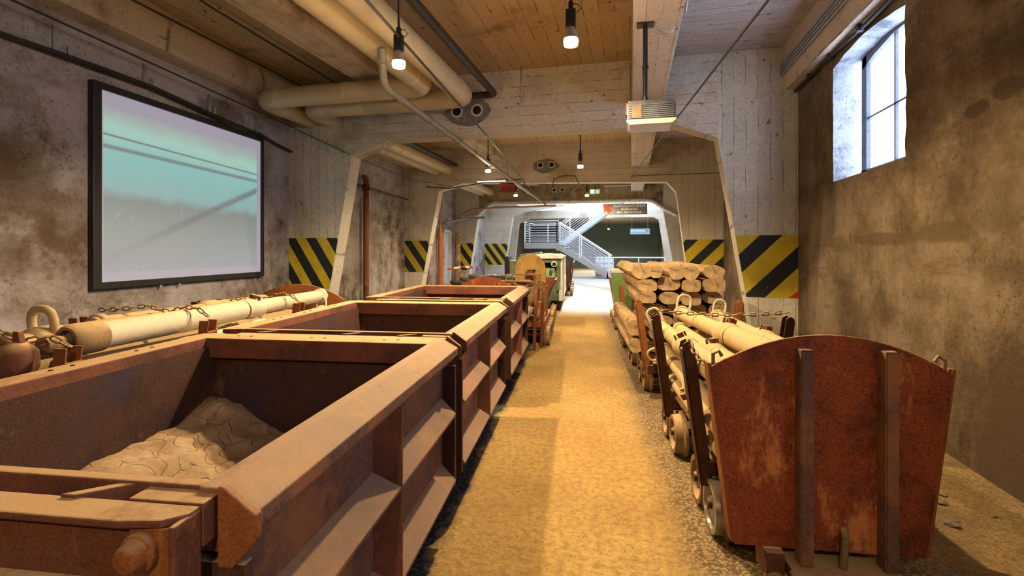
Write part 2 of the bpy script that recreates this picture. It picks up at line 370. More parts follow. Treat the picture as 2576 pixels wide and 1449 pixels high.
def tag(o, label=None, cat=None, group=None, kind=None):
    if label: o['label'] = label
    if cat: o['category'] = cat
    if group: o['group'] = group
    if kind: o['kind'] = kind
    return o
def empty(name, loc=(0,0,0), rz=0.0, label=None, cat=None, group=None, kind=None):
    o = bpy.data.objects.new(name, None); COL.objects.link(o); o.location = loc; o.rotation_euler = (0, 0, rz); o.empty_display_size = .1
    return tag(o, label, cat, group, kind)
def copytree(o, parent=None):
    c = o.copy(); COL.objects.link(c)
    if parent: c.parent = parent
    for ch in list(o.children): copytree(ch, c)
    return c
def struct(mb, name, mat, label=None, bevel=0):
    o = mb.build(name, mat, None, bevel); o['kind'] = 'structure'
    if label: o['label'] = label
    return o
def text(body, size, mat, loc, rot, parent, name='lettering', ext=.002, align='CENTER', label=None):
    cu = bpy.data.curves.new(name, 'FONT'); cu.body = body; cu.size = size; cu.extrude = ext; cu.align_x = align; cu.align_y = 'CENTER'; cu.offset = size*.018
    o = bpy.data.objects.new(name, cu); COL.objects.link(o)
    dg = bpy.context.evaluated_depsgraph_get(); me = bpy.data.meshes.new_from_object(o.evaluated_get(dg)); bpy.data.objects.remove(o)
    me.materials.clear(); me.materials.append(mat)
    o = bpy.data.objects.new(name, me); COL.objects.link(o); o.location = loc; o.rotation_euler = rot; o.parent = parent
    if label: o['label'] = label
    return o

# ------------------------------------------------------------------ camera, world, lights
cam_d = bpy.data.cameras.new('camera'); cam = bpy.data.objects.new('camera', cam_d); COL.objects.link(cam); sc.camera = cam
FPX = 1240.0
cam_d.sensor_width = 36; cam_d.lens = FPX/2576*36; cam_d.shift_y = -(724.5-627)/2576; cam_d.clip_start = .05; cam_d.clip_end = 300
cam.location = (0, 0, 1.6); cam.rotation_euler = (R(90), 0, math.atan((1585-1288)/FPX))
w = bpy.data.worlds.new('sky'); sc.world = w; w.use_nodes = True
bg = w.node_tree.nodes['Background']; bg.inputs[0].default_value = (.70, .82, 1.0, 1); bg.inputs[1].default_value = 3.5
sc.view_settings.view_transform = 'Standard'; sc.view_settings.look = 'None'; sc.view_settings.gamma = 1; sc.view_settings.exposure = 0.36
sc.view_settings.use_curve_mapping = False
def light(kind, name, loc, energy, color, size=.05, rot=(0,0,0), **kw):
    d = bpy.data.lights.new(name, kind); d.energy = energy; d.color = color
    if kind == 'SUN': d.angle = size
    elif kind == 'AREA': d.size = size
    else: d.shadow_soft_size = size
    for k, v in kw.items(): setattr(d, k, v)
    o = bpy.data.objects.new(name, d); COL.objects.link(o); o.location = loc; o.rotation_euler = rot; return o
sd = Vector((.02, -math.cos(R(25)), -math.sin(R(25))))
light('SUN', 'sun', (0, 30, 10), 9.0, (1, .97, .92), R(5), sd.to_track_quat('-Z', 'Y').to_euler())

# ------------------------------------------------------------------ the hall
XR = 2.41
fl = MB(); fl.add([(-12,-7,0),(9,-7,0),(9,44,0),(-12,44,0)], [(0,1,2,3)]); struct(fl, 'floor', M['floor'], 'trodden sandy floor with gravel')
def wall_poly(mb, y0, y1, z0, z1): mb.box((XR, y0, z0), (XR+.5, y1, z1))
WINS = [(-1.0, .62), (5.14, 6.76)]; wz0 = 2.42  # first opening is an added, unseen window for cool fill
rw_ = MB(); yprev = -6.0
for (wy0, wy1) in WINS:
    arc = [(wy0 + (wy1-wy0)*i/10.0, 3.80 + .08*math.sin(PI*i/10.0) + random.uniform(-.008, .008)) for i in range(11)]
    arc[0] = (wy0, 3.8); arc[-1] = (wy1, 3.8)
    jag = [(wy0 + random.uniform(-.02, .02), wz0 + (3.80-wz0)*i/9.0) for i in range(1, 9)]
    jag2 = [(wy1 + random.uniform(-.012, .012), wz0 + (3.80-wz0)*i/9.0) for i in range(1, 9)]
    rw_.prism([(yprev, 0), (wy0, 0), (wy0, wz0)] + jag + [(wy0, 3.8), (wy0, 4.7), (yprev, 4.7)], XR, XR+.5, 'x')
    rw_.prism([(wy0, 0), (wy1, 0), (wy1, wz0), (wy0, wz0)], XR, XR+.5, 'x')
    rw_.prism(arc + [(wy1, 4.7), (wy0, 4.7)], XR, XR+.5, 'x')
    ye = 2.9 if wy1 < 1 else 44
    rw_.prism([(wy1, 0), (ye, 0), (ye, 4.7), (wy1, 4.7), (wy1, 3.8)] + jag2[::-1] + [(wy1, wz0)], XR, XR+.5, 'x'); yprev = ye
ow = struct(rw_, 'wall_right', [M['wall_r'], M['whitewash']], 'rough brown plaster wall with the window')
for p in ow.data.polygons:
    c = p.center
    for (wy0, wy1) in WINS:
        if wy0-.03 <= c.y <= wy1+.03 and wz0-.01 <= c.z <= 3.95 and abs(p.normal.x) < .5: p.material_index = 1
lw = MB(); lw.prism([(wallx(-6), -6), (wallx(44), 44), (wallx(44)-.4, 44), (wallx(-6)-.4, -6)], 0, 4.7, 'z')
struct(lw, 'wall_left', M['wall_l'], 'blotchy grey plaster wall behind the projection screen')
b = MB(); b.box((-7, -6.3, 0), (3, -6, 4.7)); struct(b, 'wall_back', M['wall_b'])
b = MB(); b.box((.3, -6.3, 4.6), (XR+.5, 20.35, 4.8))
struct(b, 'ceiling', m_concrete('board_marked_ceiling_window_tint', (.50, .45, .42), (.22, .17, .13), (.30, .22, .15), 'y', .16, .07, .5), 'pale board-marked ceiling right of the projector beam')  # cooler, paler tone paints in the window light; boards run across here
b = MB(); b.prism([(wallx(-6)-.4, -6.3), (.3, -6.3), (.3, 20.35), (wallx(20.35)-.4, 20.35)], 4.6, 4.8, 'z')
struct(b, 'ceiling', M['ceil_warm'], 'board-marked concrete ceiling')
b = MB(); b.prism([(wallx(20.35)-.4, 20.35), (-5.4, 20.35), (-4.6, 26), (-4.6, 32), (wallx(32)-.4, 32)], 4.55, 4.75, 'z')
struct(b, 'ceiling_far', M['portal'])
b = MB(); b.prism([(wallx(32)-.4, 32.31), (XR+.5, 32.31), (XR+.5, 44), (wallx(44)-.4, 44)], 3.75, 3.95, 'z'); struct(b, 'ceiling_hall', M['grey'])
b = MB(); b.box((-10.3, 43, 0), (XR+.5, 43.3, 4.2)); struct(b, 'wall_far', M['hallwall'], 'dark green-grey back wall of the far hall')

# window
dframe = m_plain('dark_blue_frame', (.10, .12, .16), .5, 0, .2)
tg = NT('daylit_frosted_glass'); tg.col((.8, .85, .9)); tg.rough(.3); tg.b.inputs['Emission Color'].default_value = (.58, .72, 1, 1); tg.b.inputs['Emission Strength'].default_value = 7.5
for i, (wy0, wy1) in enumerate(WINS[::-1]):
    wr = empty('window_%d' % (i+1), (XR+.27, (wy0+wy1)/2-.05, 2.42), 0, ('white-lit window with dark glazing bars in the right wall', 'unseen glowing window added beside the camera for cool fill light')[i]); wr['kind'] = 'structure'  # window_2, with its frame, bars and pane, is the added one
    fr = MB(); fr.box((-.03, -.80, 0), (.03, -.70, 1.5)); fr.box((-.03, .58, 0), (.03, .70, 1.42)); fr.box((-.03, -.8, .0), (.03, .72, .10))
    fr.prism([(-.80, 1.36), (-.4, 1.42), (.0, 1.42), (.4, 1.36), (.68, 1.28), (.68, 1.50), (-.80, 1.50)], -.03, .03, 'x')
    fr.build('window_frame', dframe, wr)
    fr = MB(); fr.box((-.016, -.03, .05), (.012, -.005, 1.45)); fr.box((-.016, -.8, .68), (.012, .7, .70))
    fr.build('glazing_bar', dframe, wr)
    gm = MB(); gm.box((.014, -.85, .0), (.022, .86, 1.50)); gm.build('pane', tg.m, wr)

# portals: concrete frames that carry the roof
def portal(i, y, L, Rr, mat, th=.32, top=4.6, label=None):
    xl, xr = wallx(y)-.2, XR+.05
    mb = MB()
    poly = [(xl, 0)] + L + Rr + [(xr, 0), (xr, top), (xl, top)]
    # split into convex pieces for clean shading
    (l0, l1, l2) = L; (r2, r1, r0) = Rr
    mb.prism([(xl, 0), l0, l1, (l1[0], top), (xl, top)], y, y+th, mi=1)
    mb.prism([l1, l2, (l2[0], top), (l1[0], top)], y, y+th)
    mb.prism([l2, r2, (r2[0], top), (l2[0], top)], y, y+th)
    mb.prism([r2, r1, (r1[0], top), (r2[0], top)], y, y+th)
    mb.prism([r1, r0, (xr, 0), (xr, top), (r1[0], top)], y, y+th, mi=1)
    if i == 4:
        mb = MB(); mb.prism([(xl, 0), l0, l1, (xl, l1[1])], y, y+th); mb.prism([(xl, l1[1]), l1, l2, (l2[0], 3.9), (xl, 4.55)], y, y+th); mb.prism([l2, (l2[0]+2.2, l2[1]+.35), (l2[0], 3.95)], y, y+th)
        mb.prism([r1, r0, (xr, 0), (xr, r1[1])], y, y+th)
    return struct(mb, 'trim_%d' % i, [mat, M['portal_v']], label)
FR = [
 (8.05, [(-5.55, 0), (-4.93, 3.29), (-4.18, 3.55)], [(.69, 3.53), (1.30, 3.31), (1.85, 0)]),
 (14.0, [(-6.30, 0), (-5.63, 3.36), (-4.85, 3.58)], [(.97, 3.43), (1.22, 3.15), (1.62, 0)]),
 (20.0, [(-6.75, 0), (-6.23, 3.22), (-5.62, 3.58)], [(.75, 3.54), (1.25, 3.14), (1.80, 0)]),
 (26.0, [(-6.75, 0), (-6.2, 3.35), (-5.6, 3.6)], [(.9, 3.6), (1.4, 3.2), (1.9, 0)]),
 (32.0, [(-7.6, 0), (-7.2, 3.3), (-6.4, 3.62)], [(1.4, 3.62), (2.0, 3.3), (2.3, 0)])]
lab = ['concrete portal frame nearest the camera, with the two cement-patched holes', 'second concrete portal frame', 'rough stone-faced portal frame with the foil-wrapped pipe', 'fourth portal frame beyond the stone one', 'grey portal frame at the back of the stair hall']
for i, (y, L, Rr) in enumerate(FR):
    portal(i+1, y, L, Rr, M['portal_far'] if i == 2 else M['portal'], label=lab[i], top=4.6 if i < 4 else 4.15)
# painted hazard panels on the portal legs
def hazard(x0t, x1t, x0b, x1b, z0, z1, y, mat, label):
    o = MB().prism([(x0b, z0), (x1b, z0), (x1t, z1), (x0t, z1)], y-.004, y+.01).build('hazard_marking', mat)
    if x1t > 2.3 and y < 9:
        MB().prism([(XR-.13, z0), (XR, z0), (XR, z0+.10)], y-.006, y-.004).build('red_corner', M['red'], o)
    return tag(o, label, 'hazard marking', 'yellow and black hazard markings on the portal legs')
def lx(L, z): return L[0][0] + (L[1][0]-L[0][0])*z/L[1][1]
def rx(Rr, z): return Rr[2][0] + (Rr[1][0]-Rr[2][0])*z/Rr[1][1]
HZ = [(.88, 1.81, m_stripe('hazard_stripes_right_near', 1, -1, .69, .08, .45), m_stripe('hazard_stripes_left_near', 1, .654, .43, -4.70, .5)),
      (.90, 1.86, m_stripe('hazard_stripes_right_mid', 1, -1, .69, .30, .45), m_stripe('hazard_stripes_left_mid', 1, .72, .50, -4.95, .5, (.42, .31, .03))),
      (.72, 1.86, None, m_stripe('hazard_stripes_left_far', 1, .75, .52, -5.42, .5)),
      (.75, 1.90, None, m_stripe('hazard_stripes_left_last', 1, .75, .52, -5.42, .5))]
for k, (z0, z1, mr, ml) in enumerate(HZ):
    y, L, Rr = FR[k]
    where = ['nearest', 'second', 'rough stone third', 'fourth'][k]
    xw = wallx(y)+.006
    hazard(xw, lx(L, z1)-.0, xw, lx(L, z0)-.0, z0, z1, y, ml, 'yellow and black striped patch on the left leg of the %s portal' % where)
    if mr: hazard(rx(Rr, z1)+.0, XR, rx(Rr, z0)+.0, XR, z0, z1, y, mr, 'yellow and black striped patch on the right leg of the %s portal' % where)
# roof beams
n = 6
for (x0, x1, zb, y0, y1, lb) in ((-4.13, -3.62, 4.2, -6, 20, 'pale concrete roof beam left of the ducts'), (.03, .5, 3.87, -6, 20, 'concrete roof beam that carries the projector')):
    b = MB(); b.box((x0, y0, zb), (x1, y1, 4.62)); struct(b, 'trim_%d' % n, M['beam'], lb, .012); n += 1
b = MB()
for (y0, y1) in ((-6, 8.05), (8.37, 14), (14.32, 20)):
    b.prism([(2.20, 4.10), (2.25, 3.97), (XR, 3.96), (XR, 4.62), (2.20, 4.62)], y0, y1)
struct(b, 'trim_%d' % n, M['beam'], 'concrete ledge along the top of the right wall'); n += 1
b = MB()
for (y0, y1) in ((-6, 8.05), (8.37, 14), (14.32, 20)):
    b.prism([(wallx(y0)-.1, y0), (wallx(y0)+.30, y0), (wallx(y1)+.30, y1), (wallx(y1)-.1, y1)], 4.10, 4.62, 'z')
struct(b, 'trim_%d' % n, M['beam'], 'concrete ledge along the top of the left wall'); n += 1
# haunch blocks where the left beam meets the frames, seen below the beam
# cement patches with pipe holes
def patch(x, y, z, s, lb):
    e = empty('pipe_opening', (x, y, z), 0, lb, 'wall opening', 'cemented pipe openings in the portal frames')
    pts = [(math.cos(a)*.42*s*random.uniform(.85, 1.1), math.sin(a)*.24*s*random.uniform(.85, 1.1)) for a in [2*PI*i/14 for i in range(14)]]
    MB().prism(pts, -.012, .02).build('cement_patch', M['cement'], e)
    for sx in (-.18*s, .18*s):
        q = MB(); q.lathe([(.075*s, -.02), (.11*s, -.02), (.11*s, .01), (.075*s, .01)], Matrix.Translation((sx, -.01, .02)) @ Matrix.Rotation(PI/2, 4, 'X'), 18, cap=False)
        h = q.build('sleeve', M['portal'], e)
        MB().cyl((sx, -.016, .02), (sx, .0, .02), .076*s, 18).build('bore', M['hole'], h)
def cam_to_world(px, py, y):
    pass
patch(-2.72, 8.05, 3.95, 1.0, 'two round holes in a grey cement patch on the nearest portal')
patch(-2.35, 14.0, 4.0, .9, 'two round pipe holes in the second portal')
patch(-2.85, 20.0, 4.0, .9, 'two dark pipe holes in the rough stone portal')

# ------------------------------------------------------------------ ducts and pipes
def arcpts(p, a, b, r, n=8):
    """round the corner p between incoming point a and outgoing b"""
    p, a, b = Vector(p), Vector(a), Vector(b); da = (a-p).normalized(); db = (b-p).normalized()
    P0 = p+da*r; P1 = p+db*r; out = []
    for i in range(n+1):
        t = i/n; out.append(P0*(1-t)**2 + p*2*t*(1-t) + P1*t*t)
    return out
def polypipe(pts, r, bend):
    o = [Vector(pts[0])]
    for i in range(1, len(pts)-1): o += arcpts(pts[i], pts[i-1], pts[i+1], bend)
    o.append(Vector(pts[-1])); return o
def duct(pts, r, bend, rings, lb, name='ventilation_duct', mat=None, cat='duct', ringmat=None, group=None, ringr=1.045):
    c = Vector(pts[0]); e = empty(name, c, 0, lb, cat, group)
    loc = [Vector(p)-c for p in pts]
    MB().tube(polypipe(loc, r, bend), r, 20).build('pipe_run', mat or M['pvc'], e)
    for (p, d) in rings:
        p = Vector(p)-c; d = Vector(d).normalized()
        MB().cyl(p-d*.025, p+d*.025, r*ringr, 20).build('joint_ring', ringmat or M['pvc_ring'], e)
    return e
X_, Y_ = (1, 0, 0), (0, 1, 0)
duct([(-2.92, -6, 4.0), (-2.92, 6.75, 4.0), (-5.74, 6.75, 4.0), (-5.74, 8.2, 4.0)], .155, .26, [((-2.92, 6.2, 4), Y_), ((-2.92, 1.0, 4), Y_), ((-4.2, 6.75, 4), X_), ((-5.4, 6.75, 4), X_), ((-5.74, 7.15, 4), Y_)], 'beige round ventilation duct, the left one of the pair under the ceiling', group='beige ventilation ducts')
duct([(-2.52, -6, 4.0), (-2.52, 7.42, 4.0), (-5.36, 7.42, 4.0), (-5.36, 8.2, 4.0)], .155, .26, [((-2.52, 6.9, 4), Y_), ((-2.52, 2.6, 4), Y_), ((-4.3, 7.42, 4), X_), ((-5.05, 7.42, 4), X_)], 'beige round ventilation duct, the right one of the pair under the ceiling', group='beige ventilation ducts')
duct([(-2.14, -6, 4.12), (-2.14, 7.72, 4.12), (-5.08, 7.72, 4.12), (-5.08, 8.2, 4.12)], .055, .08, [((-2.14, 5.2, 4.12), Y_), ((-2.14, 3.4, 4.12), Y_)], 'thin black pipe beside the beige ducts', 'pipe', M['blackpipe'], 'pipe', M['blackpipe'])
for (x, nm) in ((-5.74, 'outer'), (-5.36, 'inner')):
    for (a, b_, w2, dx) in ((8.3, 14.1, 'between the first and second portals', 0), (14.3, 20.1, 'between the second and third portals', -.35)):
        duct([(x+dx, a, 4.0), (x+dx, b_, 4.0)], .15, .2, [((x+dx, a+2.5, 4.0), Y_)], 'beige %s duct high up %s' % (nm, w2), group='beige ventilation ducts')
duct([(-5.08, 8.3, 4.12), (-5.08, 14.1, 4.12)], .055, .1, [], 'thin black pipe above the beige ducts behind the first portal', 'pipe', M['blackpipe'], 'pipe')
# slanting drain pipe below the frames
dp = [(-2.74, 5.1, 3.88), (-2.80, 5.25, 3.50), (-3.45, 20.6, 3.47)]
duct(dp, .045, .16, [(Vector(dp[1]).lerp(Vector(dp[2]), f), Vector(dp[2])-Vector(dp[1])) for f in (.03, .1, .19, .26, .36, .5, .7, .85)] + [((-2.76, 5.14, 3.74), (0, 0, 1))], 'long grey drain pipe running under the portal frames down the hall', 'drain_pipe', M['greypipe'], 'pipe', M['greypipe'], ringr=1.25)
# lagged pipe along stone portal
duct([(-7.1, 19.85, 2.95), (-6.25, 19.85, 3.02), (-5.65, 19.85, 3.52), (.80, 19.85, 3.50), (1.35, 19.85, 3.12), (1.75, 19.85, 2.9)], .075, .2, [((x, 19.85, 3.52-.004*i), X_) for i, x in enumerate((-4.8, -3.6, -2.4, -1.2, 0))], 'foil-lagged pipe following the underside of the rough stone portal', 'lagged_pipe', M['foil'], 'pipe', M['zinc'])
duct([(-7.2, 19.6, 2.75), (-6.5, 19.7, 3.25), (-5.4, 19.7, 3.32), (-2.9, 19.7, 3.36)], .045, .12, [], 'copper-coloured pipe under the foil-lagged pipe', 'pipe', m_plain('copper_pipe', (.5, .3, .2), .4, .3), 'pipe')
duct([(-6.95, 17.8, 2.6), (-6.6, 19.5, 2.9), (-5.9, 19.75, 2.92)], .05, .2, [], 'grey branch pipe at the left end of the stone portal', 'pipe', M['greypipe'], 'pipe')
# conduits on right ledge
for k in range(4):
    duct([(2.18, -6, 4.18+.05*k), (2.18, 8.05, 4.18+.05*k)], .017, .1, [], ('lowest', 'second lowest', 'second highest', 'topmost')[k] + ' of the thin grey conduits on the right ledge', 'conduit', M['zinc'], 'conduit', group='conduits on the right ledge')
cb = [(2.355, y, 3.93 + .012*math.sin(y*3)) for y in [-6 + .35*i for i in range(41)]]
e = empty('cable', (2.355, -6, 3.93), 0, 'thick dark cable clipped below the right ledge', 'cable')
MB().tube([Vector(p)-Vector((2.355, -6, 3.93)) for p in cb], .022, 8).build('sheath', M['cable'], e)
for y in (2.6, 3.4, 4.2, 5.1, 5.9, 6.7, 7.4):
    MB().cbox((0, y+6, 0), (.06, .06, .07)).build('clip', M['black'], e)
# orange and brown standpipes at the left wall
e = empty('standpipe', (wallx(11.0)+.16, 11.0, 0), 0, 'brown rusty standpipe at the left wall behind the first portal', 'pipe')
MB().tube([(.0, 0, 0), (0, 0, 3.3), (-.03, 0, 3.38), (-.08, 0, 3.40)], .07, 14).build('pipe_run', M['rust'], e)
MB().cyl((0, 0, 3.05), (0, 0, 3.2), .095).build('flange', M['rust_dark'], e)
e = empty('standpipe', (wallx(17.2)+.16, 17.2, 0), 0, 'orange standpipe at the left wall beside the pale blue door', 'pipe')
MB().cyl((0, 0, 0), (0, 0, 2.1), .085, 16).build('pipe_run', M['orange'], e)
MB().lathe([(.095, 2.05), (.095, 2.2), (.03, 2.5), (.015, 3.1)], None, 16).build('reducer', M['orange'], e)
d = empty('door_1', (wallx(18.3)+.02, 18.3, 0), R(4.86), 'pale blue plank door in the left wall'); d['kind'] = 'structure'
MB().box((0, -.38, 0), (.05, .38, 2.25)).build('door_leaf', M['blueplate'], d)
q = MB(); q.box((0, -.5, 0), (.12, -.38, 2.35)); q.box((0, .38, 0), (.12, .5, 2.35)); q.box((0, -.5, 2.25), (.12, .5, 2.37)); q.build('door_frame', M['portal'], d)
e = MB(); e.cyl((0, 0, 0), (0, 0, 2.3), .13, 12, .11); o = e.build('timber_post', M['bark']); o.location = (wallx(19.2)+.3, 19.2, 0); tag(o, 'round timber post right of the pale blue door', 'post')

# ------------------------------------------------------------------ cables strung across
def wire(pts, r, lb, mat='cable', name='cable', sag=0.0, group=None):
    a = Vector(pts[0]); q = [Vector(p)-a for p in pts]
    if len(q) == 2 and sag:
        q = [q[0].lerp(q[1], i/16) - Vector((0, 0, sag*4*(i/16)*(1-i/16))) for i in range(17)]
    o = MB().tube(q, r, 6).build(name, M[mat]); o.location = a
    return tag(o, lb, 'cable', group)
def through(p, q, t0, t1): p, q = Vector(p), Vector(q); return [p.lerp(q, t0), p.lerp(q, t1)]
wire(through((.82, 3.28, 3.12), (.03, 13.98, 3.59), -.5, 1.0), .010, 'taut dark cable crossing in front of the projector')
wire([(-1.95, 2.2, 3.62), (-2.07, 3.7, 3.60), (-2.33, 7.9, 3.50)], .013, 'dark overhead cable crossing the two ducts')
wire([(-2.33, 7.9, 3.50), (-2.44, 9.4, 3.47)], .012, 'short teal stretch of overhead cable at the nearest portal', 'teal')
wire([(-2.44, 9.4, 3.47), (-2.9, 14, 3.45), (-3.3, 19.7, 3.40)], .010, 'thin dark cable running back beside the drain pipe')
wire([(-5.3, -1, 3.95), (-5.55, 3.35, 3.9), (-5.92, 7.72, 3.80)], .012, 'thin dark wire along the left wall above the screen')
wire([(-5.92, 7.72, 3.80), (-5.96, 8.03, 3.79), (-4.95, 8.02, 3.32)], .009, 'teal cord sagging across the left haunch of the nearest portal', 'teal')
wire([(-4.95, 8.4, 3.3), (-5.2, 11, 3.3), (-5.1, 13.9, 3.45)], .009, 'dark cord continuing behind the nearest portal on the left')
# pipe-like cable over the screen
pts = [(wallx(y)+.07, y, z) for y, z in ((-2, 3.62), (3.44, 3.64), (3.98, 3.66), (5.03, 3.67), (6.1, 3.59), (6.7, 3.56), (7.13, 3.55), (7.6, 3.47), (8.03, 3.43))]
wire(pts, .026, 'heavy dark cable looped above the projection screen')
pts = [(wallx(y)+.04, y, z) for y, z in ((-2, 3.60), (3.98, 3.63), (5.03, 3.64), (6.1, 3.56), (6.7, 3.50), (7.13, 3.52), (7.6, 3.49), (8.03, 3.46))]
wire(pts, .014, 'thinner cable running beside the heavy one above the screen')
for i, (y, z) in enumerate(((3.93, 3.9), (4.08, 3.78), (4.99, 3.88), (5.09, 3.78), (6.07, 3.82), (6.17, 3.72), (7.1, 3.80), (7.2, 3.71))):
    o = MB().cbox((0, 0, 0), (.012, .05, .30 if i % 2 == 0 else .2)).build('cable_hanger', M['zinc']); o.location = (wallx(y)+.012, y, z-.08)
    tag(o, ('longer' if i % 2 == 0 else 'shorter') + ' steel cable hanger of the pair %s' % ('left of the screen', 'over the left part of the screen', 'over the right part of the screen', 'at the right corner of the screen')[i//2], 'bracket', 'cable hangers above the screen')
pts = [(-5.35, -1, 4.3), (-5.0, 2.5, 4.35), (-5.45, 4.3, 4.4), (-5.6, 6.0, 4.3), (-5.95, 8.0, 4.1)]
wire([(-5.62, 0, 4.52), (-5.62, 4, 4.50), (-5.68, 8.03, 4.50)], .012, 'dark cable along the ceiling above the left wall')
wire([(-4.7, 2.0, 4.56), (-4.95, 5, 4.54), (-5.05, 8.03, 4.53)], .012, 'dark cable fixed to the ceiling between ledge and roof beam')
for k, (x, y) in enumerate(((-3.4, 7.9), (-2.7, 7.85))):
    pass
for k, (x, y, z0, dsc) in enumerate(((-2.0, 7.3, 4.18, 'beside the black pipe'), (-1.75, 7.95, 4.0, 'against the nearest portal'), (-2.42, 13.0, 3.45, 'left of the second portal holes'), (-3.1, 9.8, 3.45, 'beside the far left lamp'))):
    o = MB().cyl((0, 0, 0), (0, 0, 4.6-z0), .008, 6).build('threaded_rod', M['zinc']); o.location = (x, y, z0)
    tag(o, 'thin threaded rod hanging from the ceiling ' + dsc, 'rod')
pts = [(-6.0, 13.9, 3.5), (-5.3, 13.9, 3.42), (-4.6, 13.9, 3.5), (-3.8, 13.9, 3.62), (-3.0, 13.9, 3.62), (-2.95, 13.9, 3.4)]
wire(pts, .014, 'dark cable stapled along the second portal')
wire([(-2.15, 13.9, 3.35), (-2.1, 13.88, 3.6), (-1.8, 13.88, 3.68), (-1.5, 13.88, 3.66), (-1.4, 13.88, 3.45), (-1.65, 13.88, 3.25)], .014, 'cable loop on the second portal right of the drain pipe')
wire([(.02, 13.95, 3.62), (2.3, 13.95, 3.62)], .008, 'thin cable across the right half of the second portal')
wire([(wallx(9)+.1, 8.5, 3.2), (wallx(11)+.12, 11, 3.15), (wallx(13)+.12, 13.8, 3.1)], .02, 'dark cable along the left wall behind the first portal')

# ------------------------------------------------------------------ projection screen
SY0, SY1, SZ0, SZ1 = 4.28, 7.23, 1.14, 3.51
s = empty('projection_screen', (wallx(SY0)+.06, SY0, SZ0), math.atan(.085), 'black-framed projection screen with a pale blue-green picture on the left wall', 'screen')
W = (SY1-SY0)/math.cos(math.atan(.085)); H = SZ1-SZ0
q = MB(); bw = .10
for (a, b_) in (((-.05, 0, 0), (.02, bw, H)), ((-.05, W-bw*.6, 0), (.02, W, H)), ((-.05, bw, 0), (.02, W-bw*.6, bw*.8)), ((-.05, bw, H-bw*.8), (.02, W-bw*.6, H))): q.box(a, b_)
q.build('screen_frame', M['black'], s, .006)
sf = MB().box((-.04, bw, bw*.8), (-.01, W-bw*.6, H-bw*.8)).build('projection_surface', M['screen'], s, label if False else 0)
for k in (.9, 1.2): MB().cbox((0, k, -.02), (.02, .03, .05)).build('latch', M['zinc'], s)

# ------------------------------------------------------------------ lamps
def make_lamp(x, y, z, ztop, lb, en, big=True):
    e = empty('pendant_lamp', (x, y, z), 0, lb, 'lamp', 'pendant floodlights')
    MB().cyl((0, 0, .24), (0, 0, ztop-z), .012, 8).build('rod', M['black'], e)
    h = MB(); h.box((-.042, -.03, .03), (.042, .03, .22)); h.box((-.02, -.02, .22), (.02, .02, .29)); h.build('housing', M['black'], e, .006)
    MB().tube([(.02, 0, .27), (.06, 0, .26), (.09, 0, .22), (.05, 0, .19)], .004, 6).build('lead', M['black'], e)
    MB().lathe([(.045, .06), (.055, .0), (.062, -.03), (.058, -.03), (.05, .0), (.04, .05)], None, 18, cap=False).build('reflector', M['zinc'], e)
    MB().lathe([(.012, .06), (.045, .02), (.064, -.05), (.058, -.085), (.02, -.09)], None, 18).build('bulb', M['bulb'], e)
    light('SPOT', 'lamp_light', (x, y, z-.12), en*2.5, (1, .74, .42), .035, spot_size=R(168), spot_blend=.35)
    light('POINT', 'lamp_glow', (x, y, z-.12), en*.22, (1, .70, .36), .05)
    return e
make_lamp(-.49, 4.2, 3.42, 4.6, 'lit pendant floodlight in front of the projector', 150)
make_lamp(-2.12, 4.27, 3.40, 4.6, 'lit pendant floodlight hanging beside the beige ducts', 130)
make_lamp(-1.02, 10.45, 3.40, 4.6, 'smaller lit pendant lamp behind the nearest portal, right of the grey drain pipe', 110)
make_lamp(-3.08, 10.57, 3.40, 4.6, 'smaller lit pendant lamp behind the nearest portal, left of the grey drain pipe', 90)
make_lamp(-1.36, 16.13, 3.40, 4.6, 'tiny lit pendant lamp left of the green exit sign', 90)
make_lamp(-3.61, 15.59, 3.40, 4.6, 'tiny glowing lamp beside the red sign', 90)
make_lamp(-.3, -2.2, 3.4, 4.6, 'pendant floodlight behind the camera', 60)
make_lamp(-1.5, 36.0, 3.1, 3.75, 'small lamp in the dark far hall', 330)

# ------------------------------------------------------------------ projector
p = empty('projector', (.2, 5.15, 2.82), 0, 'ceiling-mounted grey projector on a black pole', 'projector')
q = MB(); q.prism([(-.23, .03), (.23, .03), (.23, .20), (.20, .24), (-.20, .24), (-.23, .20)], -.17, .17); q.build('body', m_plain('projector_dark_grey', (.045, .05, .06), .4), p, .01)
q = MB(); q.prism([(-.23, .03), (-.20, 0), (.20, 0), (.23, .03)], -.18, .18); q.box((-.235, -.18, .025), (.235, .18, .05)); q.build('lower_case', m_plain('projector_cream', (.36, .29, .22), .3, 0, .05), p, .006)
q = MB()
for k in range(8): q.box((-.21, -.178, .062+.018*k), (.21, -.168, .070+.018*k))
q.build('vent_grille', m_plain('grille_grey', (.07, .08, .10), .4), p)
MB().box((-.18, -.18, .07), (-.09, -.174, .19)).build('filter_panel', m_plain('brown_filter', (.07, .04, .015), .6), p)
q = MB(); q.box((-.24, -.10, .24), (0, .12, .255)); q.box((-.24, -.10, .12), (-.225, .0, .255)); q.build('bracket', M['rust_or'], p)
q = MB(); q.cyl((-.05, 0, .25), (-.05, 0, 1.05), .024, 14); q.cyl((-.05, 0, .25), (-.05, 0, .31), .035, 14); q.cyl((-.05, 0, .6), (-.05, 0, .63), .032, 14); q.build('pole', M['black'], p)
MB().cbox((-.05, 0, 1.045), (.17, .12, .02)).build('ceiling_plate', M['blackpipe'], p)
MB().tube([(.02, 0, 1.0), (.08, .0, .95), (.17, 0, .93), (.22, 0, .97), (.25, 0, 1.1), (.26, 0, 1.78)], .006, 6).build('power_lead', M['zinc'], p)
q = MB().cyl((.30, 5.1, 3.95), (.30, 5.1, 4.6), .001)
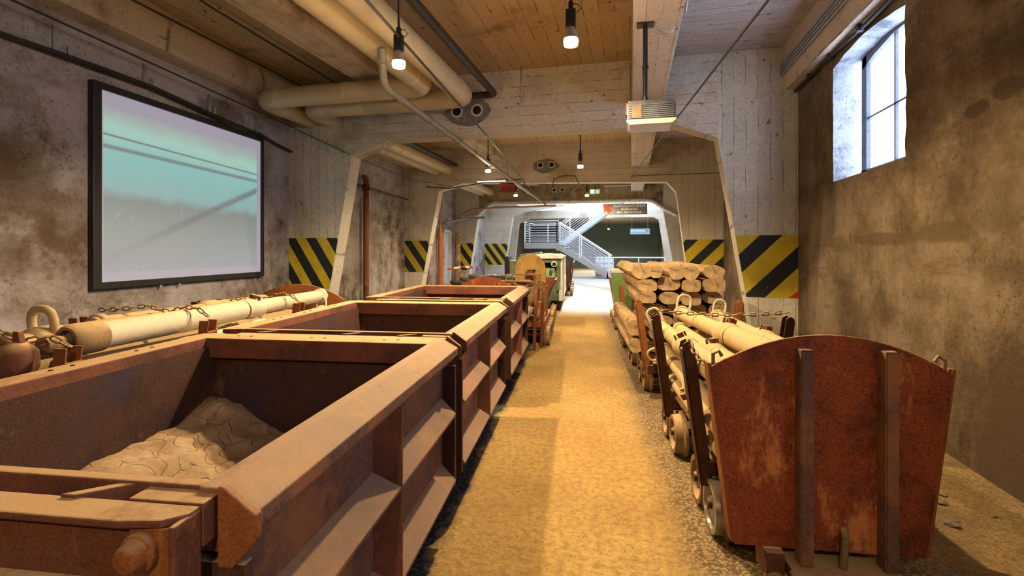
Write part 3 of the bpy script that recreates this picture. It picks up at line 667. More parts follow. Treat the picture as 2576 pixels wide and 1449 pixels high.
wire([(.52, 1.0, 4.5), (.53, 3.6, 4.45), (.53, 5.15, 3.95)], .016, 'grey conduit on the right side of the projector beam', 'zinc', 'conduit')
wire([(.0, 5.15, 2.9), (-.02, 5.9, 3.1), (.0, 8.03, 3.6), (.0, 8.03, 4.55)], .01, 'white projector lead running up the nearest portal', 'zinc')
q = MB(); q.tube([(0, 0, .2), (0, 0, 0), (.03, 0, -.05), (.06, 0, 0), (.06, 0, .2)], .014, 8); o = q.build('hook', M['zinc']); o.location = (.23, 3.9, 3.83); tag(o, 'bent steel hook under the projector beam', 'hook')

# ------------------------------------------------------------------ wheels, chains
def wheel_mb(mb, x, y, r, side, w=.07):
    T = Matrix.Translation((x, y, r)) @ Matrix.Rotation(side*PI/2, 4, 'Y')
    mb.lathe([(.03, -.03), (.05, -.03), (.06, 0), (r-.05, .0), (r-.03, -.02), (r+.02, -.02), (r+.02, .0), (r-.005, .012), (r-.012, w), (r-.04, w), (r-.05, .02), (.06, .025), (.055, .06), (.02, .06)], T, 28)
def chain(mb, pts, L=.062, wd=.036, r=.0055):
    """links along the polyline"""
    pts = [Vector(p) for p in pts]; path = []; acc = 0.0
    seg = [(pts[i], pts[i+1]) for i in range(len(pts)-1)]; tot = sum((b-a).length for a, b in seg)
    step = L-2.6*r; n = max(1, int(tot/step)); k = 0
    for i in range(n):
        d = (i+.5)*tot/n; s_ = 0
        for a, b in seg:
            l = (b-a).length
            if d <= s_+l: c = a.lerp(b, (d-s_)/l); t = (b-a).normalized(); break
            s_ += l
        x = t; up = Vector((0, 0, 1)); y = up.cross(x)
        if y.length < .1: y = Vector((1, 0, 0))
        y.normalize(); z = x.cross(y)
        if i % 2: y, z = z, -y
        ring = []
        for q in range(14):
            a = 2*PI*q/14; hx = (L/2-wd/2)*(1 if math.cos(a) > 0 else -1)
            ring.append(c + x*(hx+math.cos(a)*(wd/2-r)) + y*math.sin(a)*(wd/2-r))
        mb.tube(ring, r, 6, True)
    return mb
def sagpts(a, b, sag, n=14):
    a, b = Vector(a), Vector(b); return [a.lerp(b, i/n) - Vector((0, 0, sag*4*(i/n)*(1-i/n))) for i in range(n+1)]

# ------------------------------------------------------------------ mine tubs
def make_tub(lb):
    HX, L2, ZT = .785, .87, 1.10
    e = empty('mine_tub', (0, 0, 0), 0, lb, 'mine cart', 'open rusty mine tubs in the left row')
    # hopper shell: outer sheet and inner sheet
    q = MB(); t = .012
    ox, oy = .655, .77
    inn = [(-.62, 1.05), (-.60, .62), (-.42, .40), (.42, .40), (.60, .62), (.62, 1.05)]
    for i in range(5):
        a, b_ = inn[i], inn[i+1]
        q.prism([a, b_, (b_[0]*1.02, b_[1]-.012), (a[0]*1.02, a[1]-.012)], -oy, oy)
    for sy in (-1, 1): q.prism([(-.62, 1.05)] + inn[1:5] + [(.62, 1.05)], sy*oy, sy*(oy+.012))
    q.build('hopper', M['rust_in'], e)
    # side panels
    for sx in (-1, 1):
        pn = MB().box((sx*.655, -L2+.01, .30), (sx*.697, L2-.01, 1.0)).build('side_panel', M['rust_violet'], e)
        # sloping ribs with dusty tops
        for zr in (.68, .315):
            r_ = MB(); r_.prism([(sx*.695, zr+.10), (sx*.778, zr+.012), (sx*.778, zr), (sx*.695, zr-.02)], -L2+.03, L2-.03); r_.build('rib', M['rust_violet'], pn)
        f_ = MB()
        for (z0, z1) in ((.30, 1.0),):
            f_.prism([(sx*.695, -.085), (sx*.78, -.004), (sx*.78, .006), (sx*.695, .03)], z0, z1, 'z')
        f_.build('upright_rib', M['rust'], pn)
    # right rim: sloping angle section; left rim: flat box
    q = MB(); q.prism([(.655, 1.10), (.70, 1.10), (.785, 1.052), (.785, 1.015), (.735, .965), (.655, .965)], -L2-.005, L2+.005); q.build('rim', M['rust_violet'], e, .004)
    q = MB(); q.prism([(-.64, 1.10), (-.785, 1.095), (-.785, .985), (-.66, .985), (-.63, 1.0)], -L2-.005, L2+.005); o = q.build('rim', M['rust'], e, .006)
    for y in (-.45, -.36, -.05, .04, .35, .44): MB().cyl((-.715, y, 1.0985), (-.715, y, 1.1005), .009, 12).build('bolt_hole', M['hole'], o)
    q = MB(); q.box((-.66, .72, .985), (.672, L2, 1.098)); o = q.build('end_rim', M['rust'], e, .008)
    for x in (-.5, -.42, -.05, .03, .38, .46): MB().cyl((x, .80, 1.0975), (x, .80, 1.0995), .009, 12).build('bolt_hole', M['hole'], o)
    q = MB(); q.box((-.64, .855, .30), (.66, .872, 1.0)); q.build('end_wall', M['rust'], e)
    # near end: thin rim, pockets with diagonal ribs, bumper channel
    q = MB(); q.box((-.70, -.865, .99), (.70, -.835, 1.098)); q.box((-.64, -.80, .30), (.66, -.785, 1.0)); q.box((-.64, -.85, .97), (.66, -.785, 1.0)); q.build('end_wall', M['rust'], e, .004)
    q = MB()
    for x in (-.50, .05, .40):
        q.prism([(x+.065, -.86), (x+.10, -.86), (x+.015, -.925), (x-.02, -.925)], 1.0, 1.092, 'z')
    q.box((-.62, -.93, .985), (.66, -.84, .995)); q.box((.53, -.915, 1.0), (.70, -.86, 1.088))
    q.build('pocket_ribs', M['rust'], e, .003)
    q = MB()
    q.prism([(-.62, -.915), (.695, -.915), (.695, -.945), (.66, -.975), (.58, -.988), (-.62, -.988)], 1.068, 1.084, 'z')
    q.box((-.62, -.945, .93), (.690, -.915, 1.07)); q.box((.684, -.985, .70), (.697, -.915, 1.078))
    q.prism([(-.915, .945), (-.955, .94), (-1.0, .90), (-1.0, .80), (-.915, .80)], -.62, .684, 'x')
    b_ = q.build('bumper', M['rust'], e, .004)
    for x in (-.50, .64):
        k = MB(); k.cbox((x-.01, -.955, 1.015), (.085, .03, .10)); k.lathe([(.034, .0), (.038, .008), (.038, .018), (.030, .022), (.028, .038), (.022, .046), (.0, .048)], Matrix.Translation((x-.025, -.965, 1.02)) @ Matrix.Rotation(PI/2, 4, 'X'), 24)
        k.build('bolt', M['rust_or'], b_, .003)
    # corner caps, hexagonal end of the rim and upright end flanges
    cap = [(.712, 1.112), (.722, 1.112), (.798, 1.058), (.798, 1.008), (.745, .945), (.712, .945)]
    for sy in (-1, 1):
        q = MB(); q.prism(cap, sy*L2, sy*(L2+.022)); q.build('corner_cap', M['rust_or'] if sy < 0 else M['rust'], e, .004)
        for (xa, xb) in ((.60, .768), (-.768, -.62)): MB().box((xa, min(sy*(L2-.012), sy*(L2+.014)), .28), (xb, max(sy*(L2-.012), sy*(L2+.014)), .95)).build('end_flange', M['rust_dark'], e)
    q = MB(); q.box((-.35, -.85, .20), (-.25, .85, .30)); q.box((.25, -.85, .20), (.35, .85, .30)); q.box((-.64, -.84, .27), (.64, .84, .31)); q.build('chassis', M['rust_dark'], e)
    for y in (-.45, .45):
        a = MB(); a.cyl((-.40, y, .16), (.40, y, .16), .025); a = a.build('axle', M['rust_dark'], e)
        for sx in (-1, 1): wq = MB(); wheel_mb(wq, sx*.36, y, .15, sx); wq.build('wheel', M['rust_dark'], a)
    return e
UC = -1.448
tub = make_tub('rusty mine tub nearest the camera, holding dried cracked mud')
tub.location = rw(UC, 1.815); tub.rotation_euler = (0, 0, TH)
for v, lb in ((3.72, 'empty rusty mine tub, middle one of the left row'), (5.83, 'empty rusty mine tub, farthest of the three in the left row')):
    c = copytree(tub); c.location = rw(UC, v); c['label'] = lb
    for ch in c.children:
        if ch.name.startswith('corner_cap') and ch.data.vertices[0].co.y < 0 and all(vt.co.y < 0 for vt in ch.data.vertices):
            ch.data = ch.data.copy(); ch.data.materials[0] = M['rust_dark']  # near caps darkened to paint their unlit side
# mud in first tub
q = MB(); NX, NY = 40, 50; vs = []; fs = []
for j in range(NY+1):
    for i in range(NX+1):
        x = -.60 + 1.20*i/NX; y = -.755 + 1.51*j/NY
        h = .405 + .33*math.exp(-((x+.62)/.50)**2)*(.6+.4*(j/NY)) + .07*math.exp(-((x+.50)**2+(y-.66)**2)/.012)
        h += .07*math.exp(-((y+.1)/.5)**2)*math.exp(-((x-.05)/.5)**2)
        h += .018*math.sin(9*x+3*y)*math.sin(7*y+2) + .010*math.sin(31*x+11*y)*math.sin(27*y-13*x) + random.uniform(-.007, .007)
        hw = .60 - max(0, .62-h)*.6
        vs.append((max(-hw-.005, min(hw, x)), y, h))
for j in range(NY):
    for i in range(NX): a = j*(NX+1)+i; fs.append((a, a+1, a+NX+2, a+NX+1))
q.add(vs, fs, None, 0, True); o = q.build('dried_mud', M['mud']); o.location = rw(UC, 1.815); o.rotation_euler = (0, 0, TH)
tag(o, 'cracked dried mud piled in the nearest tub', 'mud', kind='stuff')

# ------------------------------------------------------------------ flat trucks with stakes and arched end plates
def arch_poly(hw_t, hw_b, zb, zc, zt, n=16):
    pts = [(-hw_b, zb), (hw_b, zb), (hw_t, zc)]
    for i in range(1, n): a = i/n; x = hw_t*(1-2*a); pts.append((x, zc + (zt-zc)*(1-(2*a-1)**2)))
    pts.append((-hw_t, zc)); return pts
def make_truck(lb, L=2.2, stakes=(.55, 1.72), plate=0.0, hw=.52, full=True, mat='rust_red', flat=False, zt=1.205, group='stake trucks with arched end plates'):
    """origin: under the middle of the end plate, running toward +y"""
    e = empty('stake_truck', (0, 0, 0), 0, lb, 'mine cart', group)
    q = MB()
    for sx in (-1, 1): q.box((sx*.22-.05, .03, .30), (sx*.22+.05, L-.02, .40))
    for y in (.11*L, .34*L, .57*L, .8*L): q.box((-.37, y, .38), (.37, y+.11, .42))
    q.box((-.37, .02, .40), (.37, L-.02, .415)); q.build('deck', M['rust_dark'], e)
    ep = MB().prism(arch_poly(hw, hw-.11, .21, 1.04 if zt > 1.2 else .98, zt), plate-.008, plate+.008).build('end_plate', M[mat], e, .002)
    if full:
        for x in (-.145, .205):
            # welded L-bars, wide flange toward the viewer
            k = MB(); k.box((x, plate-.075, .17), (x+.055, plate-.062, 1.145)); k.box((x-.001, plate-.075, .17), (x+.010, plate-.008, 1.145)); k.box((x, plate-.075, 1.135), (x+.055, plate-.008, 1.145))
            k.build('stiffener', M['rust_violet'], ep, .003)
        for sx in (-1, 1):
            k = MB(); k.prism([(sx*(hw-.11), .22), (sx*(hw-.095), .22), (sx*(hw+.012), 1.06), (sx*(hw-.003), 1.06)], plate-.006, plate+.075); k.build('side_flange', M['rust_or'], ep)
        k = MB(); k.tube([(.04, -.05, .14), (.045, -.052, .22), (.05, -.05, .30), (.055, -.035, .325), (.06, -.02, .30), (.065, -.015, .2)], .016, 10); k.build('coupling_ring', M['dustmetal'], e)
        k = MB(); k.prism([(-.20, .17), (.30, .17), (.33, .15), (.33, .05), (-.21, .05), (-.21, .16)], -.22, -.10); k.box((-.19, -.11, .10), (.28, .06, .16)); k.build('buffer_beam', M['rust'], e, .01)
        k = MB(); k.cyl((-.24, -.16, .06), (-.24, -.02, .06), .055, 16); k.box((-.28, -.04, .08), (-.20, .1, .20)); k.build('buffer_bolt', M['rust'], e)
        for sx in (-1, 1):
            k = MB(); k.tube([(sx*(hw-.02), .02, 1.04), (sx*(hw-.02), .02, 1.10), (sx*(hw-.045), .02, 1.115), (sx*(hw-.06), .02, 1.09)], .009, 8); k.build('hook', M['dustmetal'], ep)
    if not full and plate > .5 and zt < 1.2:
        for x in (-.16, .16): MB().box((x-.03, plate-.05, .42), (x+.03, plate-.008, 1.075)).build('stiffener', M['rust_or'], ep)
    for y in stakes:
        for sx in (-1, 1):
            k = MB(); xb, xt = hw-.115, hw-.01; zb, zt = .24, 1.02
            for (dy, wd) in ((-.045, .010), (.035, .010)):
                pl = [(sx*(xb-.035), zb), (sx*(xb+.035), zb), (sx*(xt+.035), zt), (sx*(xt+.028), zt+.035), (sx*xt, zt+.05), (sx*(xt-.028), zt+.035), (sx*(xt-.035), zt)]
                if flat: pl = [(sx*(xb-.035), zb), (sx*(xb+.035), zb), (sx*(xt+.035), zt+.075), (sx*(xt-.035), zt+.075)]
                k.prism(pl, y+dy, y+dy+wd)
            k.prism([(sx*(xb+.022), zb), (sx*(xb+.035), zb), (sx*(xt+.035), zt), (sx*(xt+.022), zt)], y-.045, y+.045)
            k.build('stake', M['rust_or'] if (not full) else M['rust_dark'], e, .002)
        k = MB(); k.box((-hw+.10, y-.05, .30), (hw-.10, y+.05, .38)); k.build('bolster', M['rust_dark'], e)
    for y in (.205*L, .355*L, .705*L, .865*L):
        a = MB().cyl((-.42, y, .17), (.42, y, .17), .028).build('axle', M['rust_dark'], e)
        for sx in (-1, 1): wq = MB(); wheel_mb(wq, sx*.34, y, .155, sx); wq.build('wheel', M['wheelmetal'] if y < .5 and sx < 0 and full else M['dustmetal'], a)
    return e
URC = 1.14
tr = make_truck('rusty stake truck with tall arched end plate facing the camera, right foreground')
tr.location = rw(URC, 2.45); tr.rotation_euler = (0, 0, TH)
# chains on the truck (one slack between posts, one at the near corner)
def world_from(u, v, z): return rw(u, v, z)
def chain_obj(pts, lb, par=None):
    c0 = rw(*pts[0]); m = chain(MB(), [rw(*p)-c0 for p in pts]); o = m.build('chain', M['dustmetal']); o.location = c0
    return tag(o, lb, 'chain', 'rusty link chains on the stake trucks')
def sg(a, b, sag, n=12): return [(a[0]+(b[0]-a[0])*i/n, a[1]+(b[1]-a[1])*i/n, a[2]+(b[2]-a[2])*i/n - sag*4*(i/n)*(1-i/n)) for i in range(n+1)]
chain_obj(sg((.64, 4.17, 1.10), (1.65, 4.17, 1.10), .03), 'rusty chain spanning two stakes over the props on the right truck')
chain_obj([(.99, 4.14, .97), (.985, 4.12, .84)], 'short chain end dangling beside the middle of the right load')
chain_obj(sg((.64, 3.0, 1.07), (.67, 2.53, 1.03), .05), 'rusty chain from near left stake to the end plate of the right truck')

tr2 = make_truck('orange-rust stake truck carrying the stack of sawn logs', L=2.5, stakes=(.12, 2.3), full=False, mat='rust_or')
tr2.location = rw(URC, 5.25); tr2.rotation_euler = (0, 0, TH)
bpy.data.objects.remove([c for c in tr2.children if c.name.startswith('end_plate')][0])
tr3 = make_truck('rusty stake truck behind the tubs on the left, its far end plate showing', L=1.1, stakes=(.4,), full=False, plate=1.0, mat='rust_red', hw=.46, zt=1.15)
tr3.location = rw(-1.50, 6.9); tr3.rotation_euler = (0, 0, TH)
tr4 = make_truck('rusty stake truck loaded with cream props along the left wall', L=3.2, stakes=(-.0, .97, 2.12), plate=3.0, full=False, mat='rust_or', hw=.54, flat=True)
tr4.location = rw(-3.14, 2.22); tr4.rotation_euler = (0, 0, TH)

# ------------------------------------------------------------------ hydraulic props
def make_prop(a, b, r, lb, handle=True, valve=True, mat='cream', split=.55, hand_at=0.04, roll=0.0, hr=.17, foot=False, group='cream hydraulic pit props'):
    """a = inner-tube end, b = base end (row coordinates); root sits at a"""
    A, B = rw(*a), rw(*b); d = B-A; Ln = d.length
    e = empty('hydraulic_prop', A, 0, lb, 'pit prop', group)
    e.rotation_mode = 'QUATERNION'; e.rotation_quaternion = d.to_track_quat('Z', 'Y') @ Matrix.Rotation(roll, 3, 'Z').to_quaternion()
    s = Ln*split
    MB().lathe([(r*.70, 0), (r*.80, .006), (r*.80, s+.02)], None, 26).build('inner_tube', M[mat], e)
    MB().lathe([(r*.82, s-.06), (r*1.0, s-.05), (r*1.12, s-.03), (r*1.12, s+.10), (r*1.0, s+.115), (r, s+.13), (r, Ln-.09), (r*1.06, Ln-.08), (r*1.06, Ln-.02), (r*.98, Ln)], None, 28).build('outer_tube', M[mat], e)
    q = MB(); q.lathe([(r*.9, .03), (r*1.02, .04), (r*1.02, .075), (r*.9, .085)], None, 26); q.build('head_collar', M[mat], e)
    q = MB(); q.lathe([(r*1.005, s+.16), (r*1.02, s+.165), (r*1.02, s+.172), (r*1.005, s+.178)], None, 26); q.build('band', M['rust_dark'], e)
    if handle:
        z0 = hand_at; h = r*1.5
        q = MB(); q.tube(polypipe([(r*.6, -r*.75, z0+.02), (r*1.5, -r*.85, z0+.01), (r*2.3, -r*.58, z0), (r*2.3, r*.58, z0), (r*1.5, r*.85, z0+.01), (r*.6, r*.75, z0+.02)], r*hr, r*.5), r*hr, 10)
        q.build('handle', M['cream_w'] if hr < .2 else M[mat], e)
    if foot:
        q = MB(); q.lathe([(r*1.02, Ln-.16), (r*1.12, Ln-.15), (r*1.14, Ln-.06), (r*1.18, Ln-.05), (r*1.18, Ln+.02), (r*1.0, Ln+.04), (r*.8, Ln+.04), (r*.75, Ln+.0)], None, 28); q.lathe([(r*.4, Ln), (r*.55, Ln+.10), (r*.7, Ln+.12), (r*.6, Ln+.16), (.01, Ln+.17)], None, 16); q.build('foot_casting', M['dustmetal'], e)
    if valve:
        q = MB()
        for k in range(4): q.box((r*.55, -r*.55+k*r*.33, s+.02), (r*1.45, -r*.40+k*r*.33, s+.045))
        q.cyl((r*.8, 0, s+.06), (r*1.55, 0, s+.06), r*.28, 12); q.build('valve', M['rust'], e)
    return e
UPR = PI/2
make_prop((.95, 4.80, 1.00), (1.06, 2.60, 1.03), .075, 'cream prop with loop handle, uppermost on the right truck', roll=1.35)
make_prop((1.27, 4.80, .98), (1.24, 2.62, .985), .066, 'cream prop lying right of the uppermost one on the right truck', roll=1.35)
make_prop((.90, 4.60, .88), (.90, 2.58, .92), .068, 'cream prop lying left of the uppermost one, under the chain', handle=False, roll=1.7)
make_prop((.74, 4.75, .89), (.755, 2.72, .93), .074, 'cream prop pressed against the left stakes of the right truck', roll=2.0)
make_prop((.78, 4.70, .68), (.80, 2.60, .60), .068, 'lower cream prop sticking out between the left stakes, half in shadow', roll=-2.8, hand_at=.08)
make_prop((.80, 4.3, .50), (.81, 2.62, .49), .066, 'lowest cream prop on the right truck seen between the stakes', handle=False, valve=False)
make_prop((1.12, 4.6, .84), (1.12, 2.62, .84), .066, 'cream prop buried in the middle of the right load', handle=False, valve=False)
make_prop((1.42, 4.6, .84), (1.42, 2.62, .84), .066, 'cream prop low on the far side of the right load', handle=False, valve=False)
make_prop((.99, 4.6, .66), (.99, 2.62, .66), .066, 'cream prop in the second layer of the right load', handle=False, valve=False)
make_prop((1.24, 4.6, .64), (1.24, 2.62, .64), .066, 'cream prop at the bottom of the right load', handle=False, valve=False)
G2 = 'cream hydraulic props on the left truck'
make_prop((-2.80, 5.12, 1.09), (-2.82, 2.42, 1.085), .080, 'whitish prop lying in front on the left truck, wide collar at its middle', handle=False, valve=True, mat='cream_w', split=.42, roll=1.3, foot=True, group=G2)
make_prop((-3.02, 2.22, 1.07), (-3.17, 4.35, 1.03), .085, 'cream prop with a thick loop handle next to the left wall', mat='cream', split=.09, hand_at=.20, roll=1.6, hr=.26, valve=False, group=G2)
make_prop((-3.24, 2.9, 1.08), (-3.42, 5.0, 1.02), .080, 'cream prop farthest back against the left wall', handle=False, valve=True, mat='cream', roll=.0, group=G2)
make_prop((-2.745, 5.05, .93), (-2.745, 3.1, .91), .066, 'pale prop low on the left truck, seen above the middle tub', handle=True, valve=False, mat='cream_w', roll=1.6, group=G2)
make_prop((-3.02, 2.5, .90), (-3.05, 4.9, .88), .080, 'cream prop in the lower layer of the left truck', handle=False, valve=False, group=G2)
make_prop((-3.38, 2.5, .86), (-3.40, 4.9, .86), .080, 'cream prop at the bottom by the left wall', handle=False, valve=False, group=G2)
make_prop((-3.02, 4.9, .70), (-3.05, 2.3, .70), .080, 'cream prop lowest on the left truck', handle=False, valve=False, group=G2)
make_prop((-.80, 7.95, .62), (-.82, 6.95, .60), .075, 'short pale prop end showing right of the farthest tub', handle=True, valve=False, mat='cream_w', group=None, roll=-.3)
make_prop((-.86, 7.95, .85), (-.86, 6.95, .85), .07, 'cream prop end above the pale one, right of the farthest tub', handle=False, valve=True, group=None)
# rusty winch-like fitting at the near end of the left load
e = empty('prop_foot', rw(-2.80, 2.12, 1.04), TH, 'rusty cast foot fitting with lugs at the near end of the left load', 'fitting')
q = MB(); q.lathe([(.05, -.12), (.09, -.10), (.10, 0), (.075, .06), (.045, .09), (.02, .10)], Matrix.Rotation(.5, 4, 'Y'), 10); q.prism([(-.16, -.02), (-.02, -.06), (.0, .05), (-.05, .06)], -.02, .02); q.prism([(-.01, .06), (.05, .06), (.03, .15), (.0, .15)], -.015, .015); q.build('casting', M['rust'], e, .004)
MB().cyl((-.10, -.08, -.02), (-.14, -.16, -.04), .03, 14).build('nipple', M['rust_or'], e)
e = empty('prop_foot', rw(-2.98, 2.0, 1.10), TH, 'rusty cast fitting with a round nipple at the left edge of the picture', 'fitting')
q = MB(); q.lathe([(.05, -.16), (.09, -.12), (.10, .08), (.08, .12), (.05, .13)], Matrix.Rotation(PI/2, 4, 'X') @ Matrix.Rotation(.3, 4, 'Y'), 12); q.build('casting', M['rust'], e, .004)
MB().cyl((.02, -.05, -.08), (.04, -.14, -.13), .035, 14).build('nipple', M['rust_or'], e)
chain_obj([(-2.62, 2.24, 1.09), (-2.70, 2.2, 1.15), (-2.80, 2.15, 1.13), (-2.88, 2.12, 1.18), (-2.95, 2.1, 1.24), (-3.05, 2.1, 1.24)], 'rusty chain draped over the near end of the left load')
chain_obj([(-2.62, 3.2, 1.12), (-2.70, 3.2, 1.175), (-2.80, 3.2, 1.185), (-2.92, 3.2, 1.15), (-3.0, 3.2, 1.16), (-3.10, 3.2, 1.19), (-3.25, 3.15, 1.17), (-3.45, 3.15, 1.16)], 'rusty chain across the middle of the left load')
chain_obj([(-2.62, 4.34, 1.11), (-2.68, 4.34, 1.16), (-2.80, 4.34, 1.18), (-2.95, 4.34, 1.13), (-3.1, 4.34, 1.14), (-3.3, 4.34, 1.12), (-3.5, 4.34, 1.10)], 'rusty chain across the far end of the left load')

# ------------------------------------------------------------------ sawn logs
def make_log(u, v0, v1, z, w, h, lb, flat=.35):
    n = 18; prof = []
    ph = random.uniform(0, 6)
    for i in range(n):
        a = 2*PI*i/n; ca, sa = math.cos(a), math.sin(a)
        ex = 2.5+.9*math.sin(ph*3); k = (abs(ca)**ex + abs(sa)**ex)**(-1/ex)
        prof.append((w/2*k*ca*(1+.05*math.sin(2*a+ph)), h/2*1.06*max(-.90, min(.88, k*sa*(1+.06*math.sin(3*a+ph))))))
    q = MB(); N = 7; vs = []; fs = []
    L = v1-v0
    for j in range(N+1):
        f = j/N; dx = .012*math.sin(3*f+ph); dz = .008*math.sin(5*f+ph*2); s_ = 1+.03*math.sin(4*f+ph)
        for (x, zz) in prof: vs.append((x*s_+dx, f*L, zz*s_+dz))
    for j in range(N):
        for i in range(n): k = (i+1) % n; fs.append((j*n+i, j*n+k, (j+1)*n+k, (j+1)*n+i))
    q.add(vs, fs, None, 0, True)
    q.f.append(list(range(n))); q.mi.append(1); q.sm.append(False); q.f.append([N*n+i for i in range(n)]); q.mi.append(1); q.sm.append(False)
    o = q.build('log', [M['bark'], random.choice(ENDS)]); o.location = rw(u, v0, z); o.rotation_euler = (0, 0, TH)
    return tag(o, lb, 'log', 'sawn logs stacked on the right truck')
rows = [('top row', 1.355, [(.68, .22, .165), (.83, .12, .14), (1.04, .15, .155), (1.20, .19, .165), (1.43, .22, .15)]),
        ('second row', 1.215, [(.735, .20, .135), (.96, .23, .14), (1.21, .20, .14), (1.45, .25, .15)]),
        ('third row', 1.075, [(.745, .21, .135), (.97, .22, .14), (1.195, .20, .15), (1.43, .23, .14)]),
        ('fourth row', .935, [(.84, .22, .13), (1.07, .20, .13), (1.28, .21, .135), (1.48, .17, .13)]),
        ('fifth row', .80, [(.90, .21, .13), (1.12, .20, .13), (1.33, .2, .13)]),
        ('sixth row', .665, [(.86, .2, .13), (1.08, .20, .13), (1.30, .2, .13)]),
        ('bottom row', .53, [(.86, .2, .13), (1.08, .20, .13), (1.30, .2, .13)])]
for nm, z, L_ in rows:
    for i, (u, w_, h_) in enumerate(L_):
        pos = {3: ['left', 'middle', 'right'], 4: ['leftmost', 'second from left', 'third from left', 'rightmost'], 5: ['leftmost', 'second from left, split and narrow', 'third from left', 'fourth from left', 'rightmost']}[len(L_)][i]
        make_log(u, 5.5+random.uniform(-.05, .05)+(.1 if z < 1 else 0), 7.35+random.uniform(-.2, .1), z + (.0 if i != 4 else -.0), w_, h_, 'sawn log, %s of the %s in the stack' % (pos, nm))
make_log(.605, 5.45, 7.4, .745, .17, .17, 'round barked log bulging out at the left of the stack, upper one')
make_log(.60, 5.40, 7.3, .565, .15, .15, 'round barked log bulging out at the left of the stack, lower one')

# ------------------------------------------------------------------ green tub behind the logs
e = empty('waste_bin', rw(.74, 8.5, 0), TH, 'green bin with a cream lid behind the log stack', 'bin')
q = MB(); q.add([(-.13, -.13, .5), (.13, -.13, .5), (.13, .13, .5), (-.13, .13, .5), (-.18, -.18, 1.2), (.18, -.18, 1.2), (.18, .18, 1.2), (-.18, .18, 1.2)], [(0,3,2,1), (4,5,6,7), (0,1,5,4), (1,2,6,5), (2,3,7,6), (3,0,4,7)]); q.build('body', M['grnplastic'], e, .02)
MB().cbox((0, 0, 1.235), (.40, .40, .07)).build('lid', M['crm'], e, .02)
def far_truck(u, v, lb, mat='dustmetal', L=1.5, h=.55):
    e = empty('mine_truck', rw(u, v, 0), TH, lb, 'mine cart', 'low trucks farther down the tracks')
    q = MB(); q.prism([(-.42, h), (-.30, .34), (.30, .34), (.42, h), (.45, h), (.33, .30), (-.33, .30), (-.45, h)], 0, L); q.box((-.30, .0, .30), (.30, .02, h-.05)); q.box((-.30, L-.02, .30), (.30, L, h-.05)); q.build('hopper', M[mat], e)
    q = MB(); q.box((-.22, -.15, .20), (.22, L+.15, .32)); q.box((-.42, -.12, .22), (-.30, .05, .36)); q.build('chassis', M['rust_or'], e)
    for y in (.15, .45, L-.4, L-.1):
        a = MB().cyl((-.42, y, .16), (.42, y, .16), .025).build('axle', M['rust_dark'], e)
        for sx in (-1, 1): wq = MB(); wheel_mb(wq, sx*.34, y, .14, sx); wq.build('wheel', M['dustmetal'], a)
    return e
far_truck(1.12, 8.1, 'low truck behind the log stack, under the green bin', L=1.2, h=.5)
far_truck(1.12, 9.9, 'rust-brown truck farthest down the right track', 'rust_or', 1.4, 1.0)

# ------------------------------------------------------------------ left track, beyond the tubs
e = empty('disc_cart', rw(-.84, 8.55, 0), TH, 'ochre cart with a round-topped upright plate and hose gear behind the tubs', 'mine cart')
pl = [(-.27, .5), (.27, .5), (.27, 1.25)] + [(.27*math.cos(a), 1.25+.27*math.sin(a)) for a in [PI*i/16 for i in range(1, 16)]] + [(-.27, 1.25)]
o = MB().prism(pl, .1, .125).build('round_plate', m_rust('ochre_plate', (.28, .15, .05), (.55, .34, .08), (.55, .46, .18), .5, s=2), e)
q = MB(); q.cyl((0, .08, 1.14), (0, -.02, 1.14), .085, 16); q.cyl((0, -.02, 1.14), (0, -.10, 1.12), .05, 14); q.box((-.03, -.02, .9), (.03, .1, 1.1)); q.build('gear_motor', M['rust'], o)
MB().box((-.05, .08, 1.20), (.09, .10, 1.24)).build('slot_plate', M['hole'], o)
q = MB()
q.tube([(-.28, -.2, 1.17), (.20, -.2, 1.17)], .012, 8); q.tube([(-.28, -.2, .72), (-.28, -.2, 1.19)], .012, 8); q.tube([(.20, -.2, .72), (.20, -.2, 1.19)], .012, 8)
q.tube([(-.5, -.25, 1.06), (-.1, -.35, 1.06), (.1, -.3, 1.05)], .014, 8); q.tube([(-.45, -.1, 1.0), (.25, -.1, 1.0)], .016, 8); q.tube([(-.42, -.2, 1.0), (-.38, -.2, 1.12), (-.30, -.2, 1.13)], .014, 8)
q.build('handrail', M['dustmetal'], e)
q = MB()
for k in range(5): q.tube([(-.1+.1*math.cos(a)+.02*k, -.3+.03*k, 1.02+.05*math.sin(a)) for a in [2*PI*i/14 for i in range(14)]], .012, 6, True)
q.build('hose_coil', M['dustmetal'], e)
MB().box((-.24, -.3, .72), (.16, -.1, .96)).build('tool_box', M['dustmetal'], e, .01)
q = MB(); q.box((-.35, -.5, .32), (.30, 1.2, .42)); q.box((-.3, -.4, .42), (.25, .1, .72)); q.box((.27, .1, .42), (.285, .5, .95)); q.build('frame', M['rust_or'], e)
for y in (-.3, .05, .45, .85):
    a = MB().cyl((-.4, y, .17), (.34, y, .17), .025).build('axle', M['rust_dark'], e)
    for sx in (-1, 1): wq = MB(); wheel_mb(wq, sx*.30, y, .16, sx); wq.build('wheel', M['dustmetal'], a)
for (u, v, t) in ((-.70, 7.75, 'left'), (-.60, 8.0, 'right')):
    q = MB(); q.prism([(-.02, 0), (.03, 0), (.07, 1.06), (.02, 1.08)], 0, .07); o = q.build('steel_upright', M['rust'], None, .002); o.location = rw(u, v, 0); o.rotation_euler = (0, 0, TH)
    tag(o, 'brown steel upright leaning beside the round-plate cart, %s one' % t, 'post')
